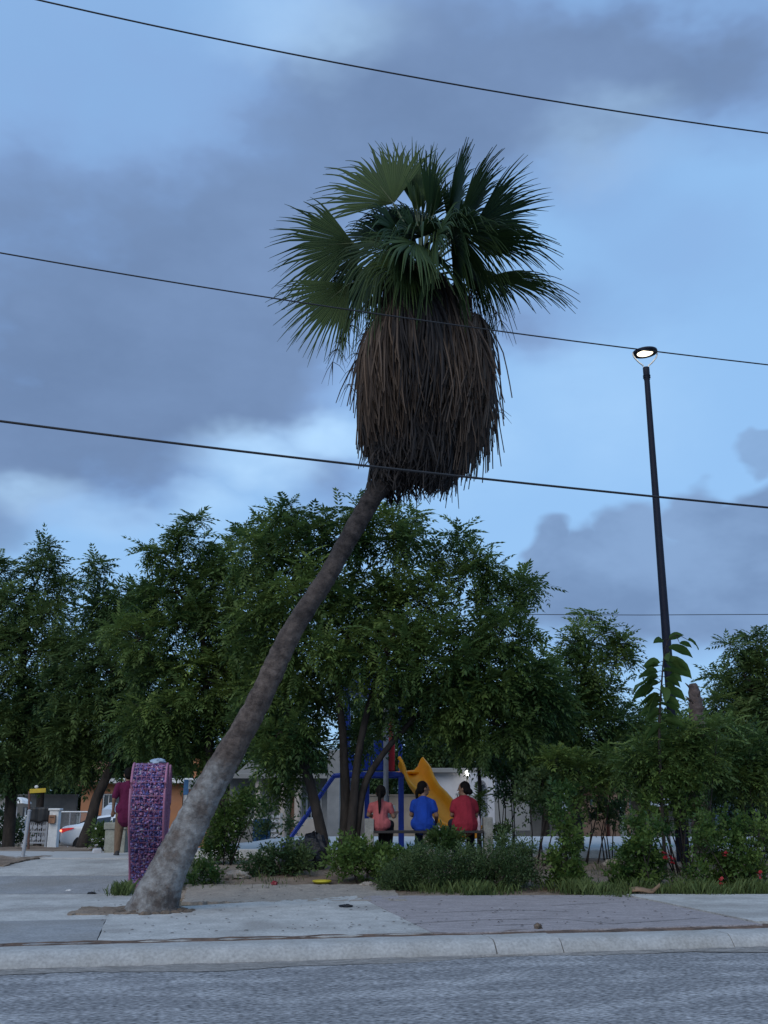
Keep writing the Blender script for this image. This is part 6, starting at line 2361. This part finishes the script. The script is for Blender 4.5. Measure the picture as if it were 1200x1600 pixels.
# sheet of pale zinc leaning behind
for (px, py, w_, hh, lb_) in ((888, 1248, .55, .9, 'pale hanging sheet left of the brick hut'), (1032, 1254, .75, .28, 'pale zinc sheet left of the lamp post base')):
    c_ = P(px, py, 41)
    t_ = thing('metal_sheet', lb_, 'sheet', (c_.x, 41, c_.z - hh / 2))
    vs, fs = [], []
    for i in range(13):
        x = c_.x - w_ / 2 + w_ * i / 12
        vs += [(x, 41 + .02 * (-1) ** i, c_.z - hh / 2), (x, 41 + .02 * (-1) ** i, c_.z + hh / 2)]
    for i in range(12):
        fs.append((2 * i, 2 * i + 2, 2 * i + 3, 2 * i + 1))
    o = MB().add(vs, fs).build('corrugated_panel', m_zinc, t_, smooth=False)
    o.modifiers.new('s', 'SOLIDIFY').thickness = .006
    MB().box((c_.x, 41.06, c_.z - hh * .5 - .4), (.08, .06, .9 + hh)).build('prop', m_rust, t_)
# blue framed shelter, right edge
HY5 = 40.0
h5 = thing('shelter', 'dark shelter with blue frame posts at the right edge', 'shelter', (xed(1170, HY5), HY5, -.25))
z5 = zed(1210, HY5)
m_shel = paint('shelter_blue', (0.06, 0.10, 0.18), rough=.6)
for px in (1119, 1136, 1152, 1183, 1215, 1250):
    MB().box((xed(px, HY5), HY5, (z5 - .25) / 2), (.12, .12, z5 + .25)).build('post', m_shel if px != 1183 else m_zinc, h5)
MB().box((xed(1185, HY5), HY5 + 1.2, z5 + .06), (xed(1255, HY5) - xed(1112, HY5), 3.0, .12)).build('roof', m_shel, h5)
MB().box((xed(1185, HY5), HY5 - .02, z5 - .08), (xed(1250, HY5) - xed(1119, HY5) - .12, .08, .1)).build('beam', m_shel, h5)
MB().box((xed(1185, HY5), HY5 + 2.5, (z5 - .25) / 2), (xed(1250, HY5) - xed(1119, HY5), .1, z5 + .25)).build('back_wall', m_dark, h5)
MB().box((xed(1133, HY5), HY5 + .03, zed(1262, HY5)), (.9, .05, .45)).build('side_panel', m_shel, h5)
# long pale wall across the far side of the street, behind everything
for (pa_, pb_, mm, lb_) in ((-260, 120, m_greyw, 'long grey boundary wall beyond the left gate'), (335, 352, m_greyw, 'short grey wall between the orange and grey houses'), (535, 670, m_creamw, 'cream boundary wall behind the playground tower'), (805, 905, m_greyw, 'grey boundary wall left of the brick hut'), (985, 1112, m_creamw, 'cream boundary wall behind the lamp post'), (1255, 1500, m_greyw, 'grey wall right of the shelter')):
    YY = 52.0
    a_, b_ = xed(pa_, YY), xed(pb_, YY)
    wl = thing('boundary_wall', lb_, 'wall', ((a_ + b_) / 2, YY, -.3), group='walls across the street')
    MB().box(((a_ + b_) / 2, YY, .85), (b_ - a_, .2, 2.3)).build('wall_face', mm, wl)
    MB().box(((a_ + b_) / 2, YY, 2.04), (b_ - a_ + .06, .3, .08)).build('coping', mm, wl)
random.seed(77)
# distant shrubbery beyond the walls keeps the horizon closed
bl = [(P(px, 1225 + random.uniform(-20, 12), 58 + random.uniform(-2, 6)), random.uniform(1.3, 2.0)) for px in range(-260, 1480, 38)]
V_, F_, A_, _t = crown_arrays(bl, 26, NEEM_FAR, 6, 1.7, tone=.35, seed=5)
o = np_mesh('far_thicket', V_, F_, m_neem2, None, var=A_)
tag(o, 'dense dark thicket beyond the far walls', 'thicket', kind='stuff')

# ------------------------------------------------------------------ litter and small things
# black rubbish bags at the tree foot
m_bin = M('black_bag_plastic', (0.012, 0.013, 0.018), (0.007, 0.007, 0.010), scale=9, rough=.45, bump=.8, bscale=12, bdist=.04)


def lump(name, label, cat, c, rx_, ry_, rz_, mat, seed, wob=.2):
    rn = random.Random(seed)
    vs, fs = [], []
    n, m = 18, 10
    for j in range(m + 1):
        ph = -pi / 2 + pi * (j + (.05 if j == 0 else -.05 if j == m else 0)) / m
        for i in range(n):
            t = 2 * pi * i / n
            k = 1 + wob * (.5 * sin(3 * t + seed) * cos(ph) + .5 * sin(5 * t + 2 * j)) + rn.uniform(-wob, wob) * .4
            z = rz_ * sin(ph) * k
            vs.append((c.x + rx_ * cos(ph) * cos(t) * k, c.y + ry_ * cos(ph) * sin(t) * k, c.z + rz_ * .8 + max(z, -rz_ * .8)))
    for j in range(m):
        for i in range(n):
            i2 = (i + 1) % n
            fs.append((j * n + i, j * n + i2, (j + 1) * n + i2, (j + 1) * n + i))
    fs += [tuple(range(n - 1, -1, -1)), tuple(range(m * n, m * n + n))]
    return tag(MB().add(vs, fs).build(name, mat, angle=28), label, cat)


c_ = gp(492, 18.9)
lump('rubbish_bag', 'tall black rubbish bag slumped at the foot of the tree stems', 'bag', c_, .24, .24, .34, m_bin, 3, .25)
c_ = gp(465, 18.9)
lump('rubbish_bag', 'low grey black bundle left of the tall rubbish bag', 'bag', c_, .38, .28, .26, M('grey_tarp', (0.05, 0.058, 0.075), (0.03, 0.034, 0.045), scale=6, rough=.6, bump=.7, bscale=10, bdist=.04), 8, .25)
m_yb = paint('yellow_plastic', (0.55, 0.46, 0.03), rough=.5)
c_ = G(503, 1381)
yl = MB().lathe([(.02, .03), (.12, .03), (.15, .05), (.155, .035), (.13, .01), (.02, .012)], c_, 18).build('yellow_dish', m_yb)
tag(yl, 'flat yellow plastic dish lying on the bed soil', 'litter')
c_ = G(429, 1384)
lump('red_wrapper', 'crumpled red wrapper on the soil left of the yellow dish', 'litter', c_, .045, .04, .035, paint('red_plastic', (0.22, 0.02, 0.03)), 5, .5)
c_ = G(541, 1419)
lump('stone', 'small dark stone on the pale sidewalk slab', 'stone', c_, .09, .06, .025, m_bin, 6, .3)
c_ = G(841, 1453)
lump('stone', 'dark clod in the joint behind the kerb', 'stone', c_, .04, .04, .035, m_root, 7, .4)
c_ = G(143, 1398)
lump('stone', 'dark scrap on the plaza left of the grass tuft', 'litter', c_, .06, .04, .02, m_bin, 9, .4)
c_ = G(108, 1393)
lump('paper_scrap', 'tiny white scrap on the plaza left of the dark scrap', 'litter', c_, .04, .03, .012, m_white, 10, .5)
for i, (px, py, s_) in enumerate(((850, 1346, .22), (372, 1372, .2), (955, 1352, .18), (1060, 1358, .2), (1205, 1372, .22), (575, 1384, .12))):
    lump('rock', ['flat pale rock in the bed left of the narrow bush', 'pale rock at the foot of the dull shrub', 'pale rock between narrow bush and lamp bush', 'pale rock right of the lamp post', 'rock at the right edge of the bed', 'small rock by the leafy bush'][i], 'rock', gp(px, G(px, py).y), s_, s_ * .7, s_ * .4, m_sand, 20 + i, .3)
# curled dry palm sheath on the sidewalk edge
m_dry = M('dry_husk', (0.26, 0.17, 0.11), (0.17, 0.11, 0.07), scale=9, rough=.85, bump=.3)
c_ = G(1007, 1397)
rings = []
for i in range(9):
    t = i / 8
    x = c_.x - .22 + .46 * t
    w_ = .09 * sin(pi * min(1, t * 1.1 + .08)) + .015
    z = c_.z + .03 + (.08 * max(0, t - .72) / .28) ** 1.0 + .02 * sin(6 * t)
    rings.append([(x, c_.y - w_, z), (x, c_.y - w_ * .5, z + .035), (x, c_.y + w_ * .3, z + .055), (x, c_.y + w_, z + .02)])
o = MB().rings(rings, closed=False, caps=False).build('dry_husk', m_dry, angle=180)
o.modifiers.new('s', 'SOLIDIFY').thickness = .012
tag(o, 'curled dry palm husk lying at the sidewalk edge', 'litter')
# fallen leaves and grit
V_, A_ = [], []
rng = np.random.default_rng(4)
for _ in range(420):
    px, py = rng.uniform(150, 1200), rng.uniform(1384, 1470)
    if py > 1455 - (px - 600) * .02:
        continue
    c_ = G(px, py)
    a_ = rng.uniform(0, 6.28)
    s_ = rng.uniform(.012, .035)
    d = np.array([cos(a_), sin(a_), 0]) * s_
    e_ = np.array([-sin(a_), cos(a_), 0]) * s_ * .4
    z = np.array([c_.x, c_.y, c_.z + .02])
    V_ += [z - d, z - e_ + [0, 0, .006], z + d, z + e_ + [0, 0, .004]]
    A_ += [rng.uniform(0, 1)] * 4
V_ = np.array(V_)
o = np_mesh('fallen_leaves', V_, np.arange(len(V_), dtype=np.int32).reshape(-1, 4), m_dead, None, var=np.array(A_))
tag(o, 'fallen dry leaf bits scattered over the sidewalk', 'litter', kind='stuff')
